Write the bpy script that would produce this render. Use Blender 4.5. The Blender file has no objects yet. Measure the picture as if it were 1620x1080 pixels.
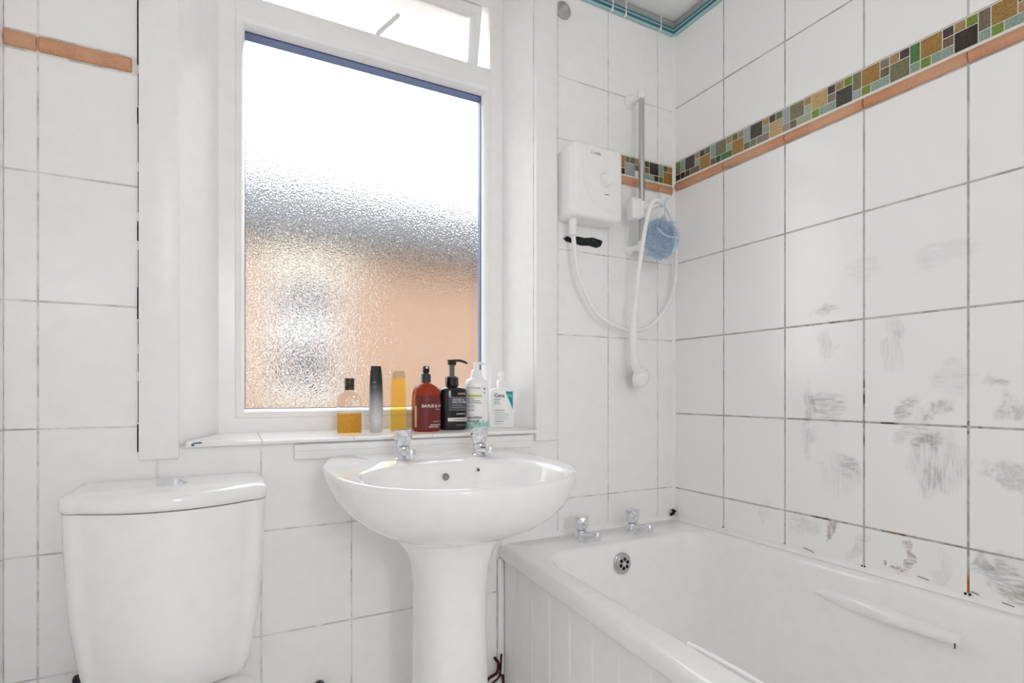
import bpy, bmesh, math, random
from mathutils import Vector, Matrix
from math import sin, cos, pi, radians as R

SC = bpy.context.scene
COL = SC.collection
random.seed(7)

# ------------------------------------------------------------------ camera
cam_d = bpy.data.cameras.new('camera')
cam_d.sensor_width = 36.0
cam_d.lens = 875.0 / 1620.0 * 36.0
cam_d.shift_y = 80.0 / 1620.0
cam_d.clip_start = 0.02
cam = bpy.data.objects.new('camera', cam_d)
COL.objects.link(cam)
cam.location = (0, 0, 1.0)
cam.rotation_euler = (R(90), 0, R(-28.1))
SC.camera = cam

# ------------------------------------------------------------------ world, lights, exposure
W = bpy.data.worlds.new('overcast_sky')
SC.world = W
W.use_nodes = True
bg = W.node_tree.nodes['Background']
bg.inputs[0].default_value = (0.97, 0.985, 1.0, 1)
bg.inputs[1].default_value = 6.0
SC.view_settings.view_transform = 'Standard'
SC.view_settings.look = 'None'
SC.view_settings.exposure = 0.05
SC.view_settings.gamma = 1.0
SC.view_settings.use_curve_mapping = False
SC.cycles.max_bounces = 20
SC.cycles.diffuse_bounces = 16
SC.cycles.glossy_bounces = 6
SC.cycles.transmission_bounces = 12
SC.cycles.transparent_max_bounces = 16
GLOBE_FILL_W = 10.4
LANDING_FILL_W = 12.0

# ------------------------------------------------------------------ helpers
def lin(c):
    def f(v):
        v /= 255.0
        return v / 12.92 if v <= 0.04045 else ((v + 0.055) / 1.055) ** 2.4
    return (f(c[0]), f(c[1]), f(c[2]), 1.0)

def mat(name, rgb, rough=0.4, metal=0.0, trans=0.0, ior=1.45, alpha=1.0, coat=0.0, spec=None, sss=0.0):
    m = bpy.data.materials.new(name)
    m.use_nodes = True
    b = m.node_tree.nodes['Principled BSDF']
    b.inputs['Base Color'].default_value = lin(rgb)
    b.inputs['Roughness'].default_value = rough
    b.inputs['Metallic'].default_value = metal
    b.inputs['Transmission Weight'].default_value = trans
    b.inputs['IOR'].default_value = ior
    b.inputs['Alpha'].default_value = alpha
    b.inputs['Coat Weight'].default_value = coat
    if spec is not None:
        b.inputs['Specular IOR Level'].default_value = spec
    return m

class NT:
    """small node-tree writer"""
    def __init__(s, m):
        s.t = m.node_tree
        s.b = s.t.nodes.get('Principled BSDF')
    def n(s, kind, **kw):
        nd = s.t.nodes.new(kind)
        for k, v in kw.items():
            setattr(nd, k, v)
        return nd
    def l(s, a, b):
        s.t.links.new(a, b)
    def math(s, op, a, b=None, clamp=False):
        nd = s.n('ShaderNodeMath', operation=op, use_clamp=clamp)
        for i, v in enumerate((a, b)):
            if v is None: continue
            if isinstance(v, (int, float)): nd.inputs[i].default_value = v
            else: s.l(v, nd.inputs[i])
        return nd.outputs[0]
    def mix(s, f, a, b):
        nd = s.n('ShaderNodeMix', data_type='RGBA')
        for sock, v in ((nd.inputs[0], f), (nd.inputs[6], a), (nd.inputs[7], b)):
            if isinstance(v, (int, float, tuple)): sock.default_value = v
            else: s.l(v, sock)
        return nd.outputs[2]
    def noise(s, vec, scale, detail=3, rough=0.5, dist=0.0):
        nd = s.n('ShaderNodeTexNoise')
        nd.inputs['Scale'].default_value = scale
        nd.inputs['Detail'].default_value = detail
        nd.inputs['Roughness'].default_value = rough
        nd.inputs['Distortion'].default_value = dist
        if vec is not None: s.l(vec, nd.inputs['Vector'])
        return nd.outputs['Fac']
    def ramp(s, f, lo, hi, a=0.0, b=1.0):
        nd = s.n('ShaderNodeMapRange', interpolation_type='SMOOTHSTEP')
        nd.inputs[1].default_value = lo; nd.inputs[2].default_value = hi
        nd.inputs[3].default_value = a; nd.inputs[4].default_value = b
        s.l(f, nd.inputs[0])
        return nd.outputs[0]
    def bump(s, h, strength, dist=0.001):
        nd = s.n('ShaderNodeBump')
        nd.inputs['Strength'].default_value = strength
        nd.inputs['Distance'].default_value = dist
        s.l(h, nd.inputs['Height'])
        s.l(nd.outputs[0], s.b.inputs['Normal'])
    def pos(s):
        return s.n('ShaderNodeNewGeometry').outputs['Position']
    def obj(s):
        return s.n('ShaderNodeTexCoord').outputs['Object']

def speckled(name, rgb, rgb2, scale=300, rough=0.35, bump=0.15):
    m = mat(name, rgb, rough)
    k = NT(m)
    f = k.noise(k.obj(), scale, 4, 0.6)
    c = k.mix(k.ramp(f, 0.4, 0.62), lin(rgb), lin(rgb2))
    k.l(c, k.b.inputs['Base Color'])
    if bump: k.bump(f, bump)
    return m

def obj(name, bm, mats=None, parent=None, smooth=35, loc=None):
    bmesh.ops.remove_doubles(bm, verts=bm.verts, dist=1e-6)
    bmesh.ops.recalc_face_normals(bm, faces=bm.faces)
    me = bpy.data.meshes.new(name)
    bm.to_mesh(me); bm.free()
    if mats is not None:
        for m in (mats if isinstance(mats, (list, tuple)) else [mats]):
            me.materials.append(m)
    if smooth:
        for p in me.polygons: p.use_smooth = True
        me.set_sharp_from_angle(angle=R(smooth))
    o = bpy.data.objects.new(name, me)
    COL.objects.link(o)
    if parent is not None: o.parent = parent
    if loc is not None: o.location = loc
    return o

def tag(o, label, cat=None, group=None, kind=None):
    o['label'] = label
    if cat: o['category'] = cat
    if group: o['group'] = group
    if kind: o['kind'] = kind
    return o

def thing(name, label, cat, loc=(0, 0, 0), rotz=0.0, group=None):
    o = bpy.data.objects.new(name, None)
    o.empty_display_size = 0.05
    COL.objects.link(o)
    o.location = loc; o.rotation_euler = (0, 0, rotz)
    return tag(o, label, cat, group)

def struct(name, bm, mats, label, parent=None, smooth=35):
    o = obj(name, bm, mats, parent, smooth)
    if parent is None:
        tag(o, label, 'room', kind='structure')
    return o

def box(bm, x0, x1, y0, y1, z0, z1, mi=0, bev=0.0, seg=2):
    vs = [bm.verts.new((x, y, z)) for x in (x0, x1) for y in (y0, y1) for z in (z0, z1)]
    idx = ((0, 1, 3, 2), (4, 6, 7, 5), (0, 4, 5, 1), (2, 3, 7, 6), (0, 2, 6, 4), (1, 5, 7, 3))
    fs = [bm.faces.new([vs[i] for i in f]) for f in idx]
    for f in fs: f.material_index = mi
    if bev > 0:
        es = list({e for f in fs for e in f.edges})
        r = bmesh.ops.bevel(bm, geom=es, offset=bev, segments=seg, profile=0.5, affect='EDGES')
        for f in r['faces']: f.material_index = mi
    return vs

def loft(bm, rings, cap0=True, cap1=True, mi=0, closed=True):
    vr = [[bm.verts.new(p) for p in r] for r in rings]
    n = len(vr[0])
    for a, b in zip(vr, vr[1:]):
        for i in range(n if closed else n - 1):
            j = (i + 1) % n
            f = bm.faces.new((a[i], a[j], b[j], b[i])); f.material_index = mi
    if cap0: bm.faces.new(list(reversed(vr[0]))).material_index = mi
    if cap1: bm.faces.new(vr[-1]).material_index = mi
    return vr

def ring(rx, ry, z, n=40, p=2.0, cx=0.0, cy=0.0):
    out = []
    for i in range(n):
        a = 2 * pi * i / n
        c, s = cos(a), sin(a)
        out.append((cx + rx * math.copysign(abs(c) ** (2 / p), c), cy + ry * math.copysign(abs(s) ** (2 / p), s), z))
    return out

def lathe(bm, prof, n=32, mi=0, cap0=True, cap1=True, M=None, p=2.0):
    rings = [ring(r, r, z, n, p) for r, z in prof]
    if M is not None: rings = [[tuple(M @ Vector(q)) for q in r] for r in rings]
    return loft(bm, rings, cap0, cap1, mi)

def smooth_path(pts, n=8):
    P = [Vector(p) for p in pts]
    P = [P[0] * 2 - P[1]] + P + [P[-1] * 2 - P[-2]]
    out = []
    for i in range(1, len(P) - 2):
        for k in range(n):
            t = k / n
            a, b, c, d = P[i - 1:i + 3]
            out.append(0.5 * ((2 * b) + (c - a) * t + (2 * a - 5 * b + 4 * c - d) * t * t + (3 * b - a - 3 * c + d) * t ** 3))
    out.append(P[-2])
    return out

def tube(bm, pts, r, n=12, mi=0, radii=None):
    pts = [Vector(p) for p in pts]
    up = Vector((0.31, 0.2, 0.93))
    rings = []
    nrm = None
    for i, p in enumerate(pts):
        t = (pts[min(i + 1, len(pts) - 1)] - pts[max(i - 1, 0)]).normalized()
        if nrm is None:
            nrm = t.cross(up).normalized()
        else:
            nrm = (nrm - t * nrm.dot(t)).normalized()
        b = t.cross(nrm)
        rr = radii[i] if radii else r
        rings.append([tuple(p + (nrm * cos(2 * pi * k / n) + b * sin(2 * pi * k / n)) * rr) for k in range(n)])
    return loft(bm, rings, True, True, mi)

def prism(bm, pts2, z0, z1, mi=0, axis='z'):
    """extrude a 2D outline"""
    def m(p, h):
        return (p[0], p[1], h) if axis == 'z' else ((p[0], h, p[1]) if axis == 'y' else (h, p[0], p[1]))
    return loft(bm, [[m(p, z0) for p in pts2], [m(p, z1) for p in pts2]], True, True, mi)

def aim(p0, d):
    """matrix that takes local +z to direction d at p0"""
    return Matrix.Translation(p0) @ Vector(d).to_track_quat('Z', 'Y').to_matrix().to_4x4()

# flat lettering, optionally wrapped on a surface by fn(x, z) -> point
def text_bm(bm, s, size, fn, mi=0, align='LEFT', bold=0.0):
    cu = bpy.data.curves.new('lettering', 'FONT')
    cu.body = s; cu.size = size; cu.align_x = align; cu.resolution_u = 2
    cu.offset = bold
    ob = bpy.data.objects.new('lettering', cu)
    COL.objects.link(ob)
    me = bpy.data.meshes.new_from_object(ob.evaluated_get(bpy.context.evaluated_depsgraph_get()))
    vs = [bm.verts.new(fn(v.co.x, v.co.y)) for v in me.vertices]
    for p in me.polygons:
        try:
            bm.faces.new([vs[i] for i in p.vertices]).material_index = mi
        except ValueError:
            pass
    bpy.data.objects.remove(ob); bpy.data.curves.remove(cu); bpy.data.meshes.remove(me)

# ------------------------------------------------------------------ materials
M = {}
def white_gloss(name, rgb, rough, wav=0.0, wscale=9):
    m = mat(name, rgb, rough)
    k = NT(m)
    p = k.obj()
    f = k.noise(p, 30, 3, 0.5)
    k.l(k.mix(k.ramp(f, 0.3, 0.75), lin(rgb), lin(tuple(c - 3 for c in rgb))), k.b.inputs['Base Color'])
    if wav: k.bump(k.noise(p, wscale, 1), wav, 0.01)
    return m
M['tile'] = white_gloss('white_glazed_tile', (248.2, 247.6, 247.0), 0.22, 0.02)
M['ceramic'] = white_gloss('white_vitreous_china', (248.2, 247.6, 247.0), 0.09)
M['acrylic'] = white_gloss('white_bath_acrylic', (248.2, 247.6, 247.0), 0.2)
M['panel'] = white_gloss('white_painted_boards', (248.2, 247.6, 247.0), 0.4)
M['gloss_paint'] = white_gloss('white_gloss_paint', (248.2, 247.6, 247.0), 0.3)
M['upvc'] = white_gloss('white_window_plastic', (248.2, 247.6, 247.0), 0.25)
M['plastic'] = white_gloss('white_plastic', (248.2, 247.6, 247.0), 0.25)
M['emulsion'] = white_gloss('white_ceiling_paint', (248.2, 247.6, 247.0), 0.8)
M['caulk'] = white_gloss('white_sealant', (248.2, 247.6, 247.0), 0.35)
M['floor'] = speckled('pale_vinyl_floor', (244, 243, 242), (234, 233, 232), 60, 0.5)
M['chrome'] = mat('chrome', (228, 230, 235), 0.06, 1.0)
M['satin'] = mat('satin_steel', (196, 196, 196), 0.28, 1.0)
M['black'] = mat('black_plastic', (14, 14, 15), 0.3)
M['dark'] = mat('dark_void', (12, 11, 12), 0.8)
M['mould'] = speckled('black_mould', (16, 18, 16), (52, 58, 50), 220, 0.9)
M['grey'] = mat('grey_print', (130, 132, 132), 0.5)
M['rust'] = speckled('rusty_red_brown', (74, 20, 26), (40, 14, 18), 200, 0.8)

def grout_mat():
    m = mat('grout', (176, 174, 168), 0.9)
    k = NT(m)
    p = k.pos()
    f = k.noise(p, 22, 5, 0.65)
    c = k.mix(k.ramp(f, 0.42, 0.66), lin((234, 233, 230)), lin((190, 189, 186)))
    # black and rusty mould along the joints over the bath
    sep = k.n('ShaderNodeSeparateXYZ'); k.l(p, sep.inputs[0])
    x, y, z = sep.outputs
    def near(v, c0, w):
        return k.ramp(k.math('ABSOLUTE', k.math('SUBTRACT', v, c0)), w, w * 0.45)
    onr = k.ramp(x, 1.37, 1.38)
    c = k.mix(k.math('MULTIPLY', onr, 0.8), c, k.mix(k.ramp(f, 0.4, 0.65), lin((196, 194, 190)), lin((164, 162, 157))))
    g = k.noise(p, 17, 4, 0.7)
    a = k.math('MULTIPLY', near(z, 0.927, 0.02), near(y, 0.70, 0.36))
    b = k.math('MULTIPLY', near(z, 0.672, 0.02), near(y, 0.80, 0.30))
    d = k.math('MULTIPLY', near(y, 0.784, 0.015), near(z, 0.90, 0.20))
    e = k.math('MULTIPLY', near(z, 1.178, 0.02), near(y, 0.85, 0.18))
    tot = k.math('ADD', k.math('ADD', a, b), k.math('ADD', d, k.math('MULTIPLY', e, 0.7)), True)
    dirt = k.math('MULTIPLY', k.math('MULTIPLY', tot, onr), k.ramp(g, 0.46, 0.62))
    h = k.noise(p, 31, 3, 0.6)
    mc = k.mix(k.ramp(h, 0.48, 0.62), lin((82, 78, 72)), lin((140, 120, 88)))
    c = k.mix(dirt, c, mc)
    # orange rust at the foot of one joint
    rs = k.math('MULTIPLY', k.math('MULTIPLY', near(y, 0.5725, 0.02), k.ramp(z, 0.635, 0.60)), onr)
    c = k.mix(rs, c, lin((176, 104, 52)))
    k.l(c, k.b.inputs['Base Color'])
    return m
M['grout'] = grout_mat()

def stained_tile():
    """glazed tile of the bath wall with wiped-on grey grime and rusty runs"""
    m = mat('white_glazed_tile_grimy', (248.2, 247.6, 247.0), 0.22)
    k = NT(m)
    p = k.pos()
    sep = k.n('ShaderNodeSeparateXYZ'); k.l(p, sep.inputs[0])
    dn = k.n('ShaderNodeTexNoise'); dn.inputs['Scale'].default_value = 24; dn.inputs['Detail'].default_value = 3
    k.l(p, dn.inputs['Vector'])
    sb = k.n('ShaderNodeVectorMath', operation='SUBTRACT'); k.l(dn.outputs['Color'], sb.inputs[0]); sb.inputs[1].default_value = (0.5, 0.5, 0.5)
    scv = k.n('ShaderNodeVectorMath', operation='SCALE'); k.l(sb.outputs[0], scv.inputs[0]); scv.inputs['Scale'].default_value = 0.075
    adv = k.n('ShaderNodeVectorMath', operation='ADD'); k.l(p, adv.inputs[0]); k.l(scv.outputs[0], adv.inputs[1])
    pd = adv.outputs[0]
    def streak(sy, sz, rot):
        mp = k.n('ShaderNodeMapping')
        mp.inputs['Rotation'].default_value = (rot, 0, 0)
        mp.inputs['Scale'].default_value = (1, sy, sz)
        k.l(p, mp.inputs['Vector'])
        return k.ramp(k.noise(mp.outputs[0], 1.0, 4, 0.7), 0.30, 0.74)
    SV = streak(190, 22, 0); SH = streak(24, 170, 0); SD = streak(30, 150, R(35)); SD2 = streak(40, 120, R(-30))
    fine = k.ramp(k.noise(p, 60, 4, 0.7), 0.3, 0.65)
    def blob(cy, cz, ry, rz, rot, tex, amt):
        mp = k.n('ShaderNodeMapping', vector_type='TEXTURE')
        mp.inputs['Location'].default_value = (0, cy, cz)
        mp.inputs['Rotation'].default_value = (rot, 0, 0)
        mp.inputs['Scale'].default_value = (1e3, ry, rz)
        k.l(pd, mp.inputs['Vector'])
        ln = k.n('ShaderNodeVectorMath', operation='LENGTH'); k.l(mp.outputs[0], ln.inputs[0])
        f = k.ramp(ln.outputs['Value'], 1.05, 0.55)
        return k.math('MULTIPLY', k.math('MULTIPLY', f, tex), amt)
    base = None
    G = [(0.875, 0.962, 0.055, 0.045, 0, SH, 0.75), (0.925, 0.965, 0.022, 0.06, 0, SV, 0.7),
         (0.93, 0.875, 0.02, 0.05, 0.1, SV, 0.55), (0.82, 0.82, 0.035, 0.04, 0.6, SD, 0.7),
         (0.845, 0.79, 0.06, 0.06, 0, SV, 0.3), (0.69, 0.965, 0.028, 0.04, 0.5, SD2, 0.85),
         (0.63, 0.96, 0.05, 0.022, -0.6, fine, 0.65), (0.665, 0.90, 0.06, 0.03, 0, SD, 0.75),
         (0.63, 0.85, 0.06, 0.08, 0, SV, 0.5), (0.72, 1.10, 0.03, 0.06, 0, SV, 0.35),
         (0.715, 1.155, 0.025, 0.035, 0, SV, 0.4), (0.88, 1.12, 0.025, 0.05, 0, SV, 0.45),
         (0.88, 1.21, 0.05, 0.012, 0, SH, 0.55), (0.60, 1.03, 0.05, 0.04, 0, SH, 0.4),
         (0.515, 1.02, 0.025, 0.02, 0.2, SH, 0.8), (0.50, 0.965, 0.035, 0.03, 0, fine, 0.55),
         (0.50, 0.83, 0.06, 0.03, 0.3, fine, 0.5), (0.64, 0.80, 0.03, 0.05, 0, SV, 0.5),
         (0.94, 0.645, 0.06, 0.03, 0, fine, 0.35), (0.80, 0.62, 0.02, 0.045, 0.5, SD, 0.5),
         (0.50, 0.625, 0.05, 0.045, 0.4, SD, 0.95), (0.55, 0.64, 0.02, 0.03, 0, fine, 0.7),
         (0.62, 0.62, 0.02, 0.05, 0, SV, 0.35), (1.06, 0.66, 0.02, 0.05, 0, SV, 0.3),
         (0.62, 1.30, 0.08, 0.03, 0, SH, 0.3), (0.78, 1.30, 0.05, 0.04, 0, SH, 0.2)]
    for g in G:
        b = blob(*g)
        base = b if base is None else k.math('ADD', base, b, True)
    rust = None
    for g in [(0.868, 0.645, 0.009, 0.04, 0.05, fine, 1.0), (0.686, 0.622, 0.012, 0.05, -0.15, SD, 1.3),
              (0.705, 0.588, 0.02, 0.008, 0, fine, 1.2), (0.735, 0.592, 0.006, 0.01, 0, fine, 1.4),
              (0.485, 0.60, 0.02, 0.03, 0.5, SD, 1.0)]:
        b = blob(*g)
        rust = b if rust is None else k.math('ADD', rust, b, True)
    c = k.mix(k.math('MULTIPLY', base, 0.66), lin((248.2, 247.6, 247.0)), lin((122, 122, 120)))
    c = k.mix(k.math('MULTIPLY', rust, 0.75), c, lin((152, 132, 116)))
    k.l(c, k.b.inputs['Base Color'])
    rg = k.math('ADD', 0.22, k.math('MULTIPLY', base, 0.4))
    k.l(rg, k.b.inputs['Roughness'])
    k.bump(k.noise(k.obj(), 9, 1), 0.05, 0.01)
    return m
M['tile_grimy'] = stained_tile()

# ------------------------------------------------------------------ room dimensions
XL, XR_, YB, YF, ZC = -0.368, 1.391, 1.42, -1.05, 2.269
SEAM_Z = [0.0, 0.176, 0.428, 0.674, 0.926, 1.178, 1.436, 1.690]
OPX0, OPX1, OPZ0, OPZ1 = -0.0726, 0.830, 0.862, 2.21          # window opening in the wall face
FX0, FX1, FZ0, FZ1, FY = 0.004, 0.791, 0.897, 2.235, 1.55      # window frame
YO = 1.73                                                      # outer face of the wall

def tile(bm, a0, a1, b0, b1, axis, face, mi=0, g=0.0017, h=0.0011, ch=0.0011):
    """one glazed tile on a wall; axis 'y': a=x on the back wall, 'x': a=y on a side wall (face normal given by sign)"""
    a0 += g; a1 -= g; b0 += g; b1 -= g
    if a1 - a0 < 0.004 or b1 - b0 < 0.004: return
    f0, sg = face
    def P(a, b, d):
        return (a, f0 + sg * d, b) if axis == 'y' else (f0 + sg * d, a, b)
    r0 = [P(a0, b0, 0.0002), P(a1, b0, 0.0002), P(a1, b1, 0.0002), P(a0, b1, 0.0002)]
    c = ch * 0.35
    r1 = [P(a0, b0, h - ch * 0.6), P(a1, b0, h - ch * 0.6), P(a1, b1, h - ch * 0.6), P(a0, b1, h - ch * 0.6)]
    r2 = [P(a0 + c, b0 + c, h - ch * 0.2), P(a1 - c, b0 + c, h - ch * 0.2), P(a1 - c, b1 - c, h - ch * 0.2), P(a0 + c, b1 - c, h - ch * 0.2)]
    r3 = [P(a0 + ch, b0 + ch, h), P(a1 - ch, b0 + ch, h), P(a1 - ch, b1 - ch, h), P(a0 + ch, b1 - ch, h)]
    loft(bm, [r0, r1, r2, r3], False, True, mi)

# ---- back wall: a solid wall with the window opening, tiled on the room side
bm = bmesh.new()
T0, T1 = XL - 0.15, XR_ + 0.15
def splay(bm, pts, z0, z1, mi): prism(bm, pts, z0, z1, mi)
ZT = ZC + 0.1
prism(bm, [(T0, YB), (OPX0, YB), (FX0, FY), (FX0 - 0.05, YO), (T0, YO)], 0, ZT, 1)
prism(bm, [(OPX1, YB), (T1, YB), (T1, YO), (0.98, YO), (FX1 + 0.01, FY + 0.09), (FX1, FY)], 0, ZT, 1)
prism(bm, [(OPX0, YB), (OPX1, YB), (FX1, FY), (FX1 + 0.01, FY + 0.09), (0.98, YO), (FX0 - 0.05, YO), (FX0, FY)], 0, OPZ0, 1)
prism(bm, [(OPX0, YB), (OPX1, YB), (FX1, FY), (FX1 + 0.01, FY + 0.09), (0.98, YO), (FX0 - 0.05, YO), (FX0, FY)], FZ1 - 0.002, ZT, 1)
for f in bm.faces:                       # grout shows between the tiles on the room face
    c = f.calc_center_median()
    if abs(c.y - YB) < 1e-4: f.material_index = 2
SEAM_XB = [XL, -0.3148, -0.1139, 0.0917, 0.2996, 0.505, 0.71, 0.9153, 1.1076, 1.3162, XR_]
fb = (YB, -1)
for i in range(len(SEAM_XB) - 1):
    a, b = SEAM_XB[i], SEAM_XB[i + 1]
    for j in range(4):
        z0, z1 = SEAM_Z[j], SEAM_Z[j + 1]
        if j == 3 and b > OPX0 and a < OPX1:
            tile(bm, a, b, z0, 0.8785, 'y', fb)
        else:
            tile(bm, a, b, z0, z1, 'y', fb)
left = [(XL, -0.3148), (-0.3148, -0.125)]
right = [(0.862, 0.9153), (0.9153, 1.1076), (1.1076, 1.3162), (1.3162, XR_)]
for a, b in left:
    for z0, z1 in ((0.926, 1.181), (1.181, 1.438), (1.438, 1.676), (1.712, 1.966), (1.966, ZC)):
        tile(bm, a, b, z0, z1, 'y', fb)
for a, b in right:
    for z0, z1 in ((0.921, 1.1755), (1.1755, 1.436), (1.436, 1.674), (1.674, 1.774), (1.774, 1.963), (1.963, 2.22)):
        if z0 == 1.674 and a > 1.0: continue
        tile(bm, a, b, z0, z1, 'y', fb)
M['plaster'] = white_gloss('white_reveal_paint', (248.2, 247.6, 247.0), 0.35)
wall_back = struct('wall_back', bm, [M['tile'], M['plaster'], M['grout']],
                   'white tiled window wall behind the toilet, basin and bath taps', smooth=0)

# ---- right wall
bm = bmesh.new()
box(bm, XR_, XR_ + 0.15, YF - 0.15, YB, 0, ZT, 1)
SEAM_YR = [1.42, 1.2071, 0.9967, 0.7844, 0.5725, 0.361, 0.15, -0.061, -0.272, -0.483, -0.694, -0.905, YF]
fr = (XR_, -1)
for i in range(len(SEAM_YR) - 1):
    a, b = SEAM_YR[i + 1], SEAM_YR[i]
    for z0, z1 in ((0.0, 0.176), (0.176, 0.428), (0.428, 0.672), (0.672, 0.927), (0.927, 1.178), (1.178, 1.439), (1.439, 1.687), (1.787, 1.972), (1.972, 2.222)):
        tile(bm, a, b, z0, z1, 'x', fr, 0, 0.0023)
wall_right = struct('wall_right', bm, [M['tile_grimy'], M['grout']], 'white tiled wall along the bath with grey smears and rusty joints', smooth=0)

# ---- the walls, floor and ceiling around and behind
bm = bmesh.new(); box(bm, XL - 0.15, XL, YF - 0.15, YB, 0, ZT, 1)
ys = [YB - 0.205 * i for i in range(13)]
for i in range(12):
    for z0, z1 in zip(SEAM_Z, SEAM_Z[1:] + [1.94]):
        tile(bm, ys[i + 1], ys[i], z0, z1, 'x', (XL, 1))
struct('wall_left', bm, [M['tile'], M['grout']], 'white tiled wall at the toilet end', smooth=0)
DX0, DX1, DZ = -0.2, 0.6, 2.0
bm = bmesh.new()
box(bm, XL, DX0, YF - 0.15, YF, 0, ZT); box(bm, DX1, XR_, YF - 0.15, YF, 0, ZT); box(bm, DX0, DX1, YF - 0.15, YF, DZ, ZT)
struct('wall_front', bm, M['emulsion'], 'plain white wall with the open doorway facing the window', smooth=0)
bm = bmesh.new()
LY = YF - 1.5
box(bm, XL - 0.15, XL, LY, YF - 0.15, 0, ZT); box(bm, XR_, XR_ + 0.15, LY, YF - 0.15, 0, ZT); box(bm, XL - 0.15, XR_ + 0.15, LY - 0.1, LY, 0, ZT)
box(bm, XL - 0.15, XR_ + 0.15, LY, YF - 0.15, ZC, ZT); box(bm, XL - 0.15, XR_ + 0.15, LY, YF - 0.15, -0.1, 0)
struct('wall_landing', bm, M['emulsion'], 'white landing outside the bathroom door', smooth=0)
bm = bmesh.new(); box(bm, XL - 0.15, XR_ + 0.15, YF - 0.15, YO, -0.1, 0)
struct('floor', bm, M['floor'], 'grey vinyl floor', smooth=0)
bm = bmesh.new(); box(bm, XL - 0.15, XR_ + 0.15, YF - 0.15, YB + 0.02, ZC, ZC + 0.1)
struct('ceiling', bm, M['emulsion'], 'white painted ceiling', smooth=0)

# ------------------------------------------------------------------ casings, ledge, sealant
def casing(name, x0, x1, z0, label):
    bm = bmesh.new()
    box(bm, x0, x1, 1.404, YB, z0, ZC - 0.002, 0, 0.003, 2)
    return struct(name, bm, M['gloss_paint'], label)
casing('trim_1', -0.1461, -0.0726, 0.8555, 'flat white casing board down the toilet side of the window')
casing('trim_2', 0.8305, 0.9056, 0.8555, 'flat white casing board between the window and the shower heater')
bm = bmesh.new(); box(bm, -0.0726, 0.8305, 1.406, YB, 2.234, ZC - 0.002, 0, 0.002, 2)
struct('trim_13', bm, M['gloss_paint'], 'flat white casing board across the head of the window')
# dark open gap and cracked filler beside the toilet-side casing
bm = bmesh.new()
zz = 0.872; k = 0
while zz < ZC - 0.05:
    h = random.uniform(0.03, 0.12); w = random.choice((0.0016, 0.003, 0.0042, 0.002))
    box(bm, -0.1466 - w, -0.1462, 1.4165, YB - 0.001, zz, min(zz + h, ZC - 0.04), 0)
    zz += h + random.choice((0.0, 0.004, 0.02))
obj('mould_line', bm, M['mould'], bpy.data.objects['trim_1'], 0)

bm = bmesh.new()
box(bm, 0.163, 0.815, 1.404, YB, 0.838, 0.8765, 0, 0.004, 3)
box(bm, 0.163, 0.815, 1.4005, 1.408, 0.858, 0.8745, 0, 0.003, 2)
struct('trim_3', bm, M['gloss_paint'], 'narrow white painted ledge board under the windowsill above the basin')
bm = bmesh.new()
xx = 0.26
while xx < 0.62:
    w = random.uniform(0.02, 0.07)
    tube(bm, [(xx, 1.4, 0.8395 + random.uniform(-0.001, 0.001)), (xx + w / 2, 1.4, 0.8395), (xx + w, 1.4, 0.8395)], 0.0022, 6)
    xx += w + random.choice((0.0, 0.01, 0.04))
obj('mould_line', bm, M['mould'], bpy.data.objects['trim_3'], 60)

# ------------------------------------------------------------------ window
win = thing('window_1', 'white window with textured glass and open top vent', 'window')
win['kind'] = 'structure'
bm = bmesh.new()
Y0, Y1 = FY, FY + 0.085
gx0, gx1, gz0, gz1 = 0.0632, 0.7215, 0.957, 1.925
def mitre_frame(bm, x0, x1, z0, z1, prof, mi=0):
    """sweep a profile [(inset, y)] round a rectangle"""
    rings = []
    for ins, y in prof:
        rings.append([(x0 + ins, y, z0 + ins), (x1 - ins, y, z0 + ins), (x1 - ins, y, z1 - ins), (x0 + ins, y, z1 - ins)])
    n = len(rings)
    vr = [[bm.verts.new(p) for p in r] for r in rings]
    for i in range(n):
        a, b = vr[i], vr[(i + 1) % n]
        for k in range(4):
            f = bm.faces.new((a[k], a[(k + 1) % 4], b[(k + 1) % 4], b[k])); f.material_index = mi
# outer frame with transom
mitre_frame(bm, FX0, FX1, FZ0, FZ1, [(0, Y0), (0.036, Y0), (0.040, Y0 + 0.003), (0.040, Y1), (0, Y1)])
box(bm, FX0 + 0.038, FX1 - 0.038, Y0 + 0.0004, Y1, 1.945, 2.005, 0, 0.002, 2)
obj('window_frame', bm, M['upvc'], win)
# glazing bead of the big pane
bm = bmesh.new()
mitre_frame(bm, FX0 + 0.039, FX1 - 0.039, FZ0 + 0.039, 1.9475, [(0, Y0 - 0.002), (0.004, Y0 - 0.003), (0.009, Y0 - 0.0005), (0.0125, Y0 + 0.001), (0.017, Y0 + 0.008), (0.0205, Y0 + 0.018), (0.0205, Y0 + 0.026), (0, Y0 + 0.026)])
obj('glazing_bead', bm, M['upvc'], win, 30)
# blue-grey spacer bar between the panes
M['spacer'] = mat('blue_grey_spacer_bar', (128, 152, 196), 0.4, 0.0)
M['gasket'] = mat('dark_blue_gasket', (52, 66, 112), 0.6)
bm = bmesh.new()
bx0, bx1, bz0, bz1 = FX0 + 0.0595, FX1 - 0.0595, FZ0 + 0.0595, 1.927
box(bm, bx0 - 0.01, bx1 + 0.012, Y0 + 0.028, Y0 + 0.066, bz1 - 0.0012, bz1 + 0.01)
box(bm, bx0 - 0.01, bx1 + 0.012, Y0 + 0.028, Y0 + 0.066, bz0 - 0.01, bz0 + 0.0008)
box(bm, bx0 - 0.01, bx0 + 0.0012, Y0 + 0.028, Y0 + 0.066, bz0 + 0.0008, bz1 - 0.0012)
box(bm, bx1 + 0.0075, bx1 + 0.012, Y0 + 0.028, Y0 + 0.066, bz0 + 0.0008, bz1 - 0.0012)
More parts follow.
